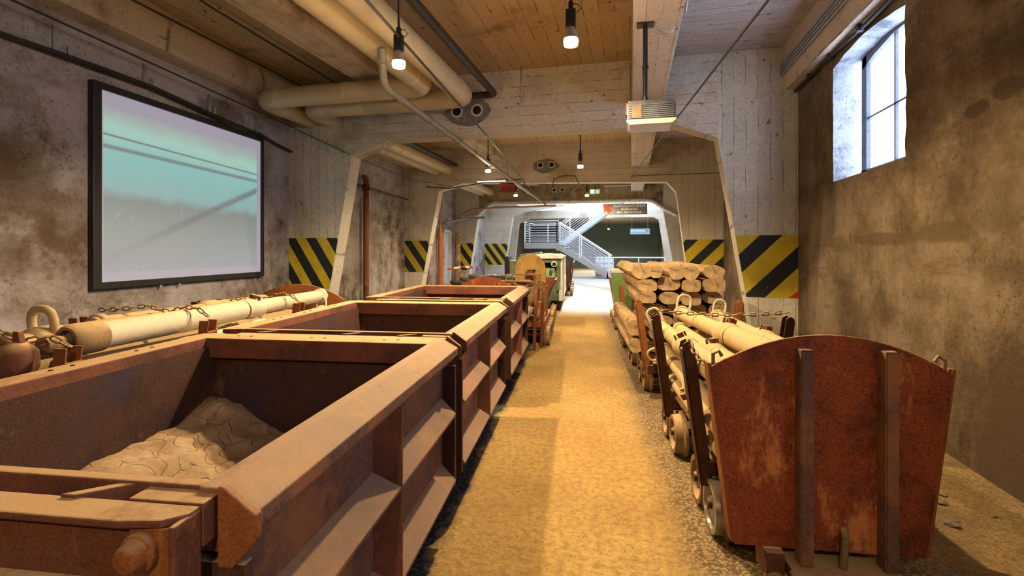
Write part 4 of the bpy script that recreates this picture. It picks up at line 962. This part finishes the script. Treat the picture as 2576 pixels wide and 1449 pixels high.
# V hopper cart
e = empty('tipping_hopper', rw(-.90, 10.4, 0), TH, 'small brown tipping hopper between the round plate and the locomotive', 'mine cart')
q = MB(); q.prism([(-.40, .95), (-.15, .42), (.15, .42), (.40, .95), (.43, .95), (.17, .38), (-.17, .38), (-.43, .95)], 0, 1.1); q.prism([(-.40, .95), (-.15, .42), (.15, .42), (.40, .95)], 1.08, 1.10); q.build('hopper', M['rust'], e)
q = MB(); q.box((-.25, -.2, .22), (.25, 1.4, .36)); q.build('chassis', M['rust_dark'], e)
for y in (-.05, .35, .75, 1.15):
    a = MB().cyl((-.4, y, .17), (.34, y, .17), .025).build('axle', M['rust_dark'], e)
    for sx in (-1, 1): wq = MB(); wheel_mb(wq, sx*.32, y, .16, sx); wq.build('wheel', M['dustmetal'], a)

# locomotive
e = empty('mine_locomotive', rw(-.85, 12.6, 0), TH, 'green and white mine locomotive marked with a figure 8', 'locomotive')
q = MB(); q.box((-.42, .05, .28), (.42, 3.2, .55)); q.box((-.38, .1, .55), (.38, .16, 1.08)); q.box((-.40, 2.3, .5), (.40, 3.1, 1.25)); q.box((-.42, 0, .5), (-.38, 2.4, 1.36)); q.build('body', M['green'], e, .01)
q = MB(); q.box((.36, .0, .28), (.46, 3.2, .78)); q.box((.40, .0, .78), (.45, .25, 1.36)); q.box((.40, 1.0, .78), (.45, 3.2, 1.36)); q.build('side_skirt', M['white'], e, .01)
q = MB(); q.prism([(-.44, 1.36), (.46, 1.36), (.46, 1.40), (.30, 1.46), (-.30, 1.46), (-.44, 1.40)], -.05, 3.2); q.box((-.02, .1, 1.46), (.2, .5, 1.5)); q.build('roof', M['white'], e, .008)
q = MB(); q.box((-.44, .0, .5), (-.36, .12, 1.36)); q.box((.30, .0, .55), (.40, .12, 1.36)); q.box((-.44, .0, 1.26), (.42, .06, 1.37)); q.build('cab_frame', M['green'], e)
q = MB(); q.lathe([(.06, 0), (.075, .03), (.075, .07), (.06, .08)], Matrix.Translation((.24, .0, 1.22)) @ Matrix.Rotation(PI/2, 4, 'X'), 18); h = q.build('headlamp', M['white'], e)
MB().cyl((.24, -.082, 1.22), (.24, -.078, 1.22), .05, 18).build('lens', M['hole'], h)
MB().cbox((.14, .10, .95), (.22, .03, .34)).build('number_plate', m_plain('pale_green_plate', (.26, .38, .22), .6, 0, .2), e)
text('8', .17, M['black'], (.14, .080, .97), (PI/2, 0, 0), e)
for y in (.5, 1.1, 2.2, 2.8):
    a = MB().cyl((-.4, y, .17), (.38, y, .17), .025).build('axle', M['rust_dark'], e)
    for sx in (-1, 1): wq = MB(); wheel_mb(wq, sx*.30, y, .16, sx); wq.build('wheel', M['rust_dark'], a)
# tubs further on
for k, (v, lb) in enumerate(((17.0, 'dark mine tub behind the locomotive'), (19.6, 'dark mine tub farthest along the left track'))):
    c = far_truck(-.60, v, lb, 'rust_dark', 1.6, 1.15); c['group'] = 'dark tubs beyond the locomotive'
# pale green cabinet left of the disc
e = empty('machine_cabinet', (-4.12, 17.2, 0), 0, 'grey-green machine housing behind the round plate', 'machine')
q = MB(); q.box((-.1, 0, 0), (1.1, .8, 1.2)); q.prism([(.1, 1.2), (1.0, 1.2), (1.0, 1.5), (.3, 1.42)], .1, .7); q.build('body', M['green'], e, .02)
MB().box((-.25, -.1, 0), (-.1, .3, 1.35)).build('side_post', M['black'], e)
# rolled hose heap
q = MB()
for k in range(6):
    q.tube([(.42*math.cos(a)*(1-.05*k) + .30*k + .05*math.sin(3*a), .25*math.sin(a), .07+.10*(k%3) + .03*math.sin(2*a+k)) for a in [2*PI*i/20 for i in range(20)]], .07, 8, True)
o = q.build('hose_heap', m_plain('dusty_dark_hose', (.09, .08, .06), .8, 0, .4)); o.location = (-5.3, 15.5, .42); tag(o, 'heap of dark rolled hoses by the left portal leg', 'hose')
q = MB(); q.box((-1.2, -.4, 0), (1.2, .4, .42)); o = q.build('timber_pile', M['bark'], None, .03); o.location = (-5.0, 15.5, 0); tag(o, 'low timber bed under the rolled hoses', 'timber')

# ------------------------------------------------------------------ signs
e = empty('overhead_sign', (-.92+.75, 17.0, 3.22-.27), R(3), 'grey overhead sign with red arrow and white exit lettering', 'sign')
sw, sh = 1.46, .37
MB().cbox((0, 0, 0), (sw, .03, sh)).build('panel', M['signgrey'], e)
MB().prism([(-.69, -.10), (-.69, .14), (-.44, .14), (-.52, .06), (-.42, -.04), (-.54, -.15), (-.61, -.06)], -.02, -.016).build('arrow', M['red'], e)
text('RUNDGANG ENDE', .122, M['letter'], (.15, -.018, .105), (PI/2, 0, 0), e)
text('AUSGANG', .118, M['letter'], (.15, -.018, -.005), (PI/2, 0, 0), e)
text('EXIT - END OF ROUND', .078, M['letter'], (.15, -.018, -.11), (PI/2, 0, 0), e)
for x in (-.6, .6): MB().cyl((x, 0, sh/2), (x, 0, 1.46), .006, 6).build('hanger', M['zinc'], e)
e = empty('exit_sign', (-1.36, 19.9, 3.90), 0, 'small green emergency exit sign with a white arrow on the stone portal', 'sign')
MB().cbox((0, 0, 0), (.40, .06, .19)).build('panel', M['exit_g'], e)
q = MB(); q.box((-.17, -.034, -.07), (-.03, -.031, .07)); q.box((.085, -.034, -.02), (.105, -.031, .07)); q.prism([(.05, -.01), (.14, -.01), (.095, -.065)], -.034, -.031); q.build('pictogram', M['exit_w'], e)
e = empty('red_sign', (-3.45, 13.85, 3.36), 0, 'dark red panel with faint lettering hanging at the second portal', 'sign')
MB().cbox((0, 0, 0), (.42, .04, .25)).build('panel', m_plain('dull_red', (.30, .035, .02), .6), e)
text('Ende', .15, m_plain('dark_letter', (.12, .01, .01), .6), (0, -.022, 0), (PI/2, 0, 0), e)
q = MB(); q.box((-.23, -.02, .125), (.23, .02, .16)); q.cyl((0, 0, .16), (0, 0, .85), .006, 6); q.build('holder', M['black'], e)
o = MB().cbox((0, 0, 0), (.85, .03, .03)).build('light_tube', m_emit('lit_tube', (1, .75, .65), 2.0)); o.location = (-3.9, 13.7, 3.56); tag(o, 'thin glowing strip light above the red sign', 'lamp')
e = empty('hall_sign', (.50, 26.6, 2.53), 0, 'pale blue sign hanging in the far hall', 'sign')
MB().cbox((0, 0, 0), (.98, .03, .30)).build('panel', M['signblue'], e)
text('ZUM AUSGANG', .10, M['letter'], (-.10, -.018, .03), (PI/2, 0, 0), e); MB().cbox((.36, -.018, .05), (.14, .004, .06)).build('mark', M['red'], e)
for x in (-.4, .4): MB().cyl((x, 0, .15), (x, 0, 1.1), .006, 6).build('hanger', M['zinc'], e)
# ceiling strip light on stone portal
o = MB().cbox((0, 0, 0), (1.5, .05, .03)).build('light_tube', M['white_p']); o.location = (-.25, 19.9, 4.1); tag(o, 'long white strip light above the exit sign', 'lamp')

# barrier tape
def tape(pts, w_, lb):
    a = Vector(pts[0]); q = MB(); pp = [Vector(p)-a for p in pts]; vs = []; fs = []; mis = []
    segs = []
    for i in range(len(pp)-1):
        n_ = 5
        for k in range(n_): segs.append(pp[i].lerp(pp[i+1], k/n_))
    segs.append(pp[-1])
    for i, p_ in enumerate(segs): vs += [p_+Vector((0, 0, w_/2)), p_-Vector((0, 0, w_/2)), p_+Vector((0, .004, w_/2)), p_+Vector((0, .004, -w_/2))]
    for i in range(len(segs)-1):
        b_ = i*4; q.add([], [])
        for f in ((b_, b_+1, b_+5, b_+4), (b_+2, b_+6, b_+7, b_+3), (b_, b_+4, b_+6, b_+2), (b_+1, b_+3, b_+7, b_+5)): q.f.append(list(f)); q.mi.append((i//2) % 2); q.sm.append(False)
    q.v = vs; o = q.build('barrier_tape', [M['red'], M['white_p']]); o.location = a
    return tag(o, lb, 'tape')
tape([(-6.5, 17.0, .86), (-6.1, 17.6, .95), (-5.9, 18.2, .90), (-6.35, 19.95, .98)], .07, 'red and white barrier tape in front of the pale blue door')
tape([(-.55, 24.0, .75), (.4, 22.5, .95)], .05, 'red and white tape strung behind the log stack')

# ------------------------------------------------------------------ stair hall
e = empty('staircase', (0, 0, 0), 0, 'pale steel staircase with landing and rod railings', 'staircase')
e.location = (-3.92, 27.0, 0)
zl = 1.97
def stringer(mb, p0, p1, y, w_=.05, h=.34):
    (x0, z0), (x1, z1) = p0, p1
    mb.prism([(x0, z0), (x1, z1), (x1, z1+h), (x0, z0+h)], y, y+w_)
# flight 1 from landing down to right
q = MB()
for y in (0, 1.15): stringer(q, (0, zl-.36), (2.95, -.10), y)
q.box((2.7, .0, 0), (2.82, .1, .35)); q.build('stringer', M['grey'], e)
nst = 11
for i in range(nst):
    f = (i+.5)/nst; x = 2.85*f; z = zl*(1-f)
    MB().box((x-.13, .02, z-.03), (x+.13, 1.18, z+.01)).build('tread', M['steelpaint'], e)
q = MB(); q.box((-1.85, -.02, zl-.33), (.06, 2.55, zl)); q.build('landing', M['grey'], e)
q = MB()
for y in (1.4, 2.5): q.prism([(.0, zl-.30), (4.6, zl+3.05), (4.6, zl+3.40), (0, zl+.05)], y, y+.05)
q.build('stringer', m_plain('light_blue_grey_steel', (.50, .55, .60), .5, 0, .05), e)
for i in range(14):
    f = (i+.5)/14; x = 4.4*f; z = zl + 3.2*f
    MB().box((x-.14, 1.45, z-.02), (x+.14, 2.5, z+.02)).build('tread', M['steelpaint'], e)
def railing(name, base, n_rods, hgt, post_ts, r=.012):
    """base: two 3-d points along the foot of the railing"""
    a, b_ = Vector(base[0]), Vector(base[1]); up = Vector((0, 0, 1)); q = MB()
    q.tube([a+up*hgt, b_+up*hgt], .024, 8)
    for k in range(n_rods): z = .10 + (hgt-.2)*k/(n_rods-1); q.tube([a+up*z, b_+up*z], r, 6)
    o = q.build(name, M['steelpaint'], e)
    for t in post_ts: p_ = a.lerp(b_, t); MB().cbox((p_.x, p_.y, p_.z+hgt/2-.05), (.05, .03, hgt+.05)).build('baluster', M['steelpaint'], o)
railing('railing', [(-1.82, 0, zl), (0, 0, zl)], 8, 1.2, (0, 1))
railing('railing', [(-1.82, 0, zl), (-1.82, 2.5, zl)], 8, 1.15, (.05, .55, 1))
railing('railing', [(-1.82, 2.5, zl), (0, 2.5, zl)], 8, 1.15, (0, .5))
railing('railing', [(0, 0, zl), (2.95, 0, .05)], 8, 1.2, (0, .42, .95))
railing('railing', [(0, 1.18, zl), (2.95, 1.18, .05)], 8, 1.2, (0, .42, .95))
railing('railing', [(0.1, 1.4, zl), (4.6, 1.4, zl+3.35)], 8, 1.2, (.1, .35, .6, .85))
railing('railing', [(0.1, 2.5, zl), (4.6, 2.5, zl+3.35)], 8, 1.2, (.35, .6))
# pump on cord over the locomotive
e = empty('hanging_winch', (-3.05, 21.5, 1.62), 0, 'small grey winch block hanging on a cord above the locomotive', 'winch')
MB().cyl((0, 0, .22), (0, 0, 2.2), .01, 6).build('cord', M['steelpaint'], e)
q = MB(); q.box((-.10, -.08, -.08), (.10, .08, .12)); q.tube([(-.08, 0, .12), (-.06, 0, .2), (0, 0, .24), (.06, 0, .2), (.08, 0, .12)], .012, 6); q.build('body', M['zinc'], e)
# pale tank under the stairs, low plinths, railing and cabinet in far hall
e = empty('container', (-1.95, 28.8, 0), 0, 'white plastic tank in a cage behind the stair foot', 'tank')
MB().box((0, 0, .2), (1.0, .9, 1.15)).build('tank', M['white_p'], e, .03)
q = MB()
for k in range(5): q.cbox((.0+.25*k, -.02, .67), (.03, .03, .96))
for k in range(4): q.cbox((.5, -.02, .25+.28*k), (1.05, .03, .03))
q.build('cage', M['zinc'], e); MB().box((0, 0, 0), (1.0, .9, .14)).build('pallet', M['grey'], e)
e = empty('steps', (-.9, 26.0, 0), 0, 'pale concrete blocks beside the stair foot', 'block')
q = MB(); q.box((0, 0, 0), (.7, .7, .32)); q.build('lower_block', M['portal'], e); MB().box((.05, .05, .32), (.62, .6, .50)).build('upper_block', M['portal'], e)
e = empty('guard_rail', (-.9, 31.0, 0), 0, 'dark steel guard rail in the far hall', 'railing')
q = MB()
for z in (.55, 1.05): q.tube([(0, 0, z), (3.2, 0, z)], .025, 8)
q.build('rail', m_plain('blue_grey_rail', (.06, .08, .10), .5), e)
for x in (0, .8, 1.6, 2.4, 3.2): MB().cbox((x, 0, .55), (.05, .05, 1.1)).build('post', m_plain('blue_grey_rail', (.06, .08, .10), .5), e)
e = empty('guard_rail', (-.8, 24.5, 0), 0, 'pale grey guard rail beside the stair foot', 'railing')
q = MB(); q.tube([(0, 0, 1.2), (2.4, 0, 1.2)], .025, 8); q.build('rail', M['steelpaint'], e)
for x in (0, 1.2, 2.4): MB().cbox((x, 0, .6), (.05, .05, 1.2)).build('post', M['steelpaint'], e)
e = empty('grey_chair', (1.55, 31.8, 0), 0, 'dark chair near the back wall of the far hall', 'chair')
MB().cbox((0, 0, .48), (.42, .42, .04)).build('seat', M['black'], e); MB().cbox((0, .2, .75), (.42, .04, .45)).build('backrest', M['black'], e)
for sx in (-.18, .18):
    for sy in (-.18, .18): MB().cyl((sx, sy, 0), (sx, sy, .47), .012, 8).build('leg', M['zinc'], e)

# ------------------------------------------------------------------ loose stones on the floor at the right
for k in range(46):
    if k < 10: u, v = random.uniform(1.75, 2.35), random.uniform(2.2, 4.6)
    else: u, v = random.uniform(1.9, 2.55), random.uniform(1.9, 7.4)
    s_ = random.choice((.012, .016, .02, .03)) if k > 5 else random.uniform(.03, .05)
    pw = rw(u, v, 0)
    if pw.x > XR-.06: continue
    q = MB(); vs = []; n1, n2 = 5, 8
    prof = []
    T = Matrix.Diagonal((1, random.uniform(.6, 1), random.uniform(.4, .7), 1))
    q.lathe([(.25*s_, -.9*s_), (.9*s_*random.uniform(.8, 1.1), -.4*s_), (s_, .1*s_), (.7*s_, .6*s_), (.2*s_, .85*s_)], T, 7)
    q.v = [p_ + Vector((random.uniform(-.15, .15)*s_, random.uniform(-.15, .15)*s_, random.uniform(-.1, .1)*s_)) for p_ in q.v]
    o = q.build('stone', M['stone']); o.location = (pw.x, pw.y, s_*.3); o.rotation_euler = (0, 0, random.uniform(0, 6))
    tag(o, 'loose stone lying on the floor between the right truck and the wall', 'stone', 'loose stones by the right wall')
